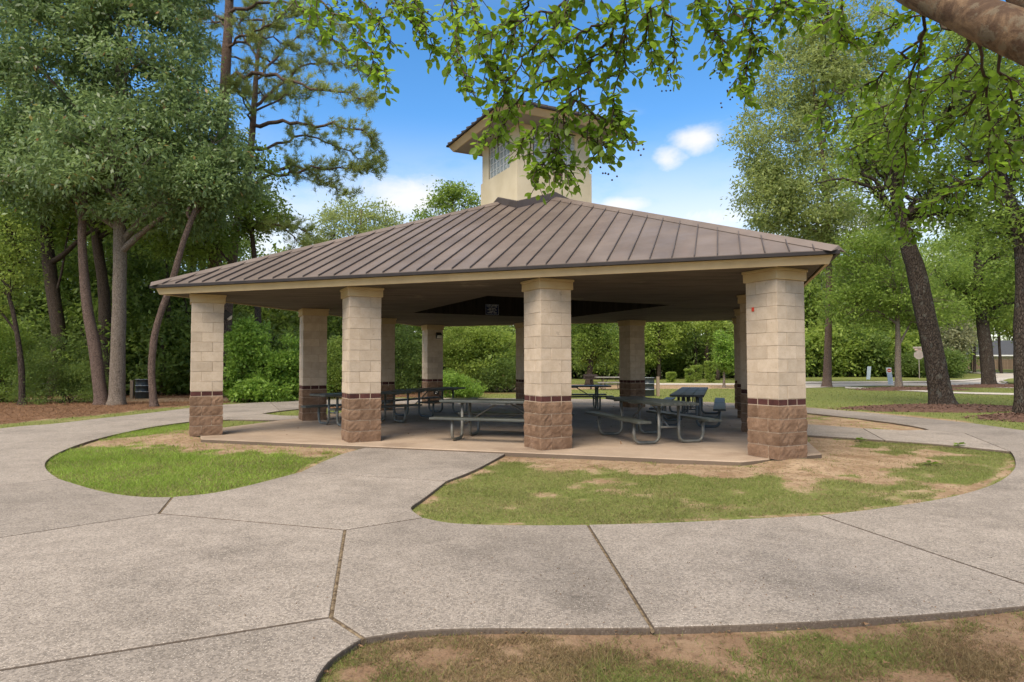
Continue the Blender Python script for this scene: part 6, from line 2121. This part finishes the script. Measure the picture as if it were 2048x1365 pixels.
def spray(P_, r0, leafy, spacing):
    """leaves in loose pairs along one twig"""
    P_ = np.array(P_)
    seg = np.linalg.norm(np.diff(P_, axis=0), axis=1)
    tot = seg.sum()
    cum = np.concatenate([[0], np.cumsum(seg)])
    s = leafy * tot
    sgn = 1
    while s < tot:
        i = min(np.searchsorted(cum, s) - 1, len(seg) - 1)
        i = max(i, 0)
        t_ = (s - cum[i]) / (seg[i] + 1e-9)
        pnt = P_[i] * (1 - t_) + P_[i + 1] * t_
        dr = (P_[i + 1] - P_[i]) / (seg[i] + 1e-9)
        side = np.cross(dr, np.array([0, 0, 1.0]) + rs.normal(size=3) * 0.5)
        side = side / (np.linalg.norm(side) + 1e-9)
        for q in ((1, -1) if rs.rand() < 0.45 else (sgn,)):
            LP.append(pnt + rs.normal(size=3) * 0.006)
            LD.append(dr * rs.uniform(0.2, 0.8) + side * q * rs.uniform(0.5, 1.0) + np.array([0, 0, rs.uniform(-0.30, 0.22)]))
        sgn = -sgn
        s += spacing * rs.uniform(0.6, 1.4)
    LP.append(P_[-1])
    LD.append(P_[-1] - P_[-2] + rs.normal(size=3) * 0.02)


for q in TWIGS:
    base_ = np.array(q[0])
    k = int(np.argmin(np.linalg.norm(limb_pts - base_, axis=1)))
    P_ = np.array(catmull([np.array(t_) for t_ in q], 5))
    P_[1:-1] += rs.normal(size=(len(P_) - 2, 3)) * 0.008
    if np.linalg.norm(limb_pts[k] - base_) < 0.6 and not any(np.allclose(base_, t_, atol=1e-3) for o_ in TWIGS if o_ is not q for t_ in o_[1:]):
        c_ = catmull([limb_pts[k], (limb_pts[k] + base_) / 2 + np.array([0, 0, 0.05]), base_], 3)[:-1]
        tw.tube([t_ - off for t_ in c_] + [P_[0] - off], np.linspace(0.009, 0.006, len(c_) + 1), 5, False)
    tw.tube([t_ - off for t_ in P_], np.linspace(0.0065, 0.0020, len(P_)), 5, False)
    spray(P_, 0.005, 0.12, 0.024)
    n = len(P_)
    for i in range(2, n):
        for _ in range(2 if rs.rand() < 0.25 else 1):
            t_ = P_[i] - P_[i - 1]
            t_ = t_ / (np.linalg.norm(t_) + 1e-9)
            sd_ = np.cross(t_, rs.normal(size=3))
            sd_ = sd_ / (np.linalg.norm(sd_) + 1e-9)
            ln = rs.uniform(0.05, 0.18) * (1 - 0.55 * i / n)
            e1 = P_[i] + (t_ * 0.6 + sd_ * 0.8) * ln + np.array([0, 0, -0.035])
            md = (P_[i] + e1) / 2 + rs.normal(size=3) * 0.01
            tw.tube([P_[i] - off, md - off, e1 - off], [0.0032, 0.0024, 0.0014], 4, False)
            spray([P_[i], md, e1], 0.002, 0.2, 0.026)
            if rs.rand() < 0.06:
                for _k in range(9):
                    pods.append(e1 + rs.normal(size=3) * 0.025 + np.array([0, 0, -0.01]))
tw.build('twigs', M['twig'], root, True)
LP, LD = np.array(LP), unit(np.array(LD))
nL = len(LP)
sz = rs.uniform(0.028, 0.050, nL)
nn = unit(rs.normal(size=(nL, 3)) * 0.55 + np.array([0, 0, 1.0]))
sdv = unit(np.cross(nn, LD))
nn = np.cross(LD, sdv)
dist = np.linalg.norm(LP - np.array([0, 0, 1.46]), axis=1)
ang_x = np.abs(LP[:, 0] / LP[:, 1])
shown = sz / dist - 10 * ((ang_x > 0.79) | ((LP[:, 2] - 1.46) / LP[:, 1] > 0.565))
order = np.argsort(-shown)
kind_ = rs.randint(0, 6, nL)
big = set(order[:300].tolist())
for i in order[:300]:
    o = link('leaf', LEAF[kind_[i]], None, root)
    mtx = Matrix(((LD[i][0], sdv[i][0], nn[i][0]), (LD[i][1], sdv[i][1], nn[i][1]), (LD[i][2], sdv[i][2], nn[i][2]))).to_4x4()
    o.matrix_basis = Matrix.Translation(Vector(LP[i] - off)) @ mtx @ Matrix.Scale(float(sz[i]), 4)
tri_all = []
for i in order[300:]:
    lv, lt = LEAF_V[kind_[i]]
    w_ = LP[i] - off + (lv[:, :1] * LD[i] + lv[:, 1:2] * sdv[i] + lv[:, 2:] * nn[i]) * sz[i]
    tri_all.append((w_, lt))
vo, fo_ = [], []
nacc = 0
for w_, lt in tri_all:
    vo.append(w_)
    fo_.append(lt + nacc)
    nacc += len(w_)
co, tr_ = np.concatenate(vo), np.concatenate(fo_)
me = bpy.data.meshes.new('foliage')
me.vertices.add(len(co))
me.vertices.foreach_set('co', co.astype(np.float32).ravel())
me.loops.add(tr_.size)
me.loops.foreach_set('vertex_index', tr_.astype(np.int32).ravel())
me.polygons.add(len(tr_))
me.polygons.foreach_set('loop_start', np.arange(0, tr_.size, 3, dtype=np.int32))
me.polygons.foreach_set('use_smooth', np.ones(len(tr_), bool))
me.update(calc_edges=True)
link('foliage', me, M['lf_myrtle'], root)['kind'] = 'stuff'
if pods:
    pm = MB()
    oc8 = [(1, 0, 0), (-1, 0, 0), (0, 1, 0), (0, -1, 0), (0, 0, 1), (0, 0, -1)]
    of8 = [(0, 2, 4), (2, 1, 4), (1, 3, 4), (3, 0, 4), (2, 0, 5), (1, 2, 5), (3, 1, 5), (0, 3, 5)]
    for q in pods:
        pm.add([tuple(q - off + np.array(t_) * 0.0055) for t_ in oc8], of8)
    pm.build('seed_pods', M['pod'], root, True)['kind'] = 'stuff'
print('leaves on the myrtle', nL, 'objects', len(bpy.data.objects), 'tris', sum(sum(len(p.vertices) - 2 for p in o.data.polygons) if len(o.data.polygons) < 2000 else len(o.data.loops) - 2 * len(o.data.polygons) for o in bpy.data.objects if o.type == 'MESH'))
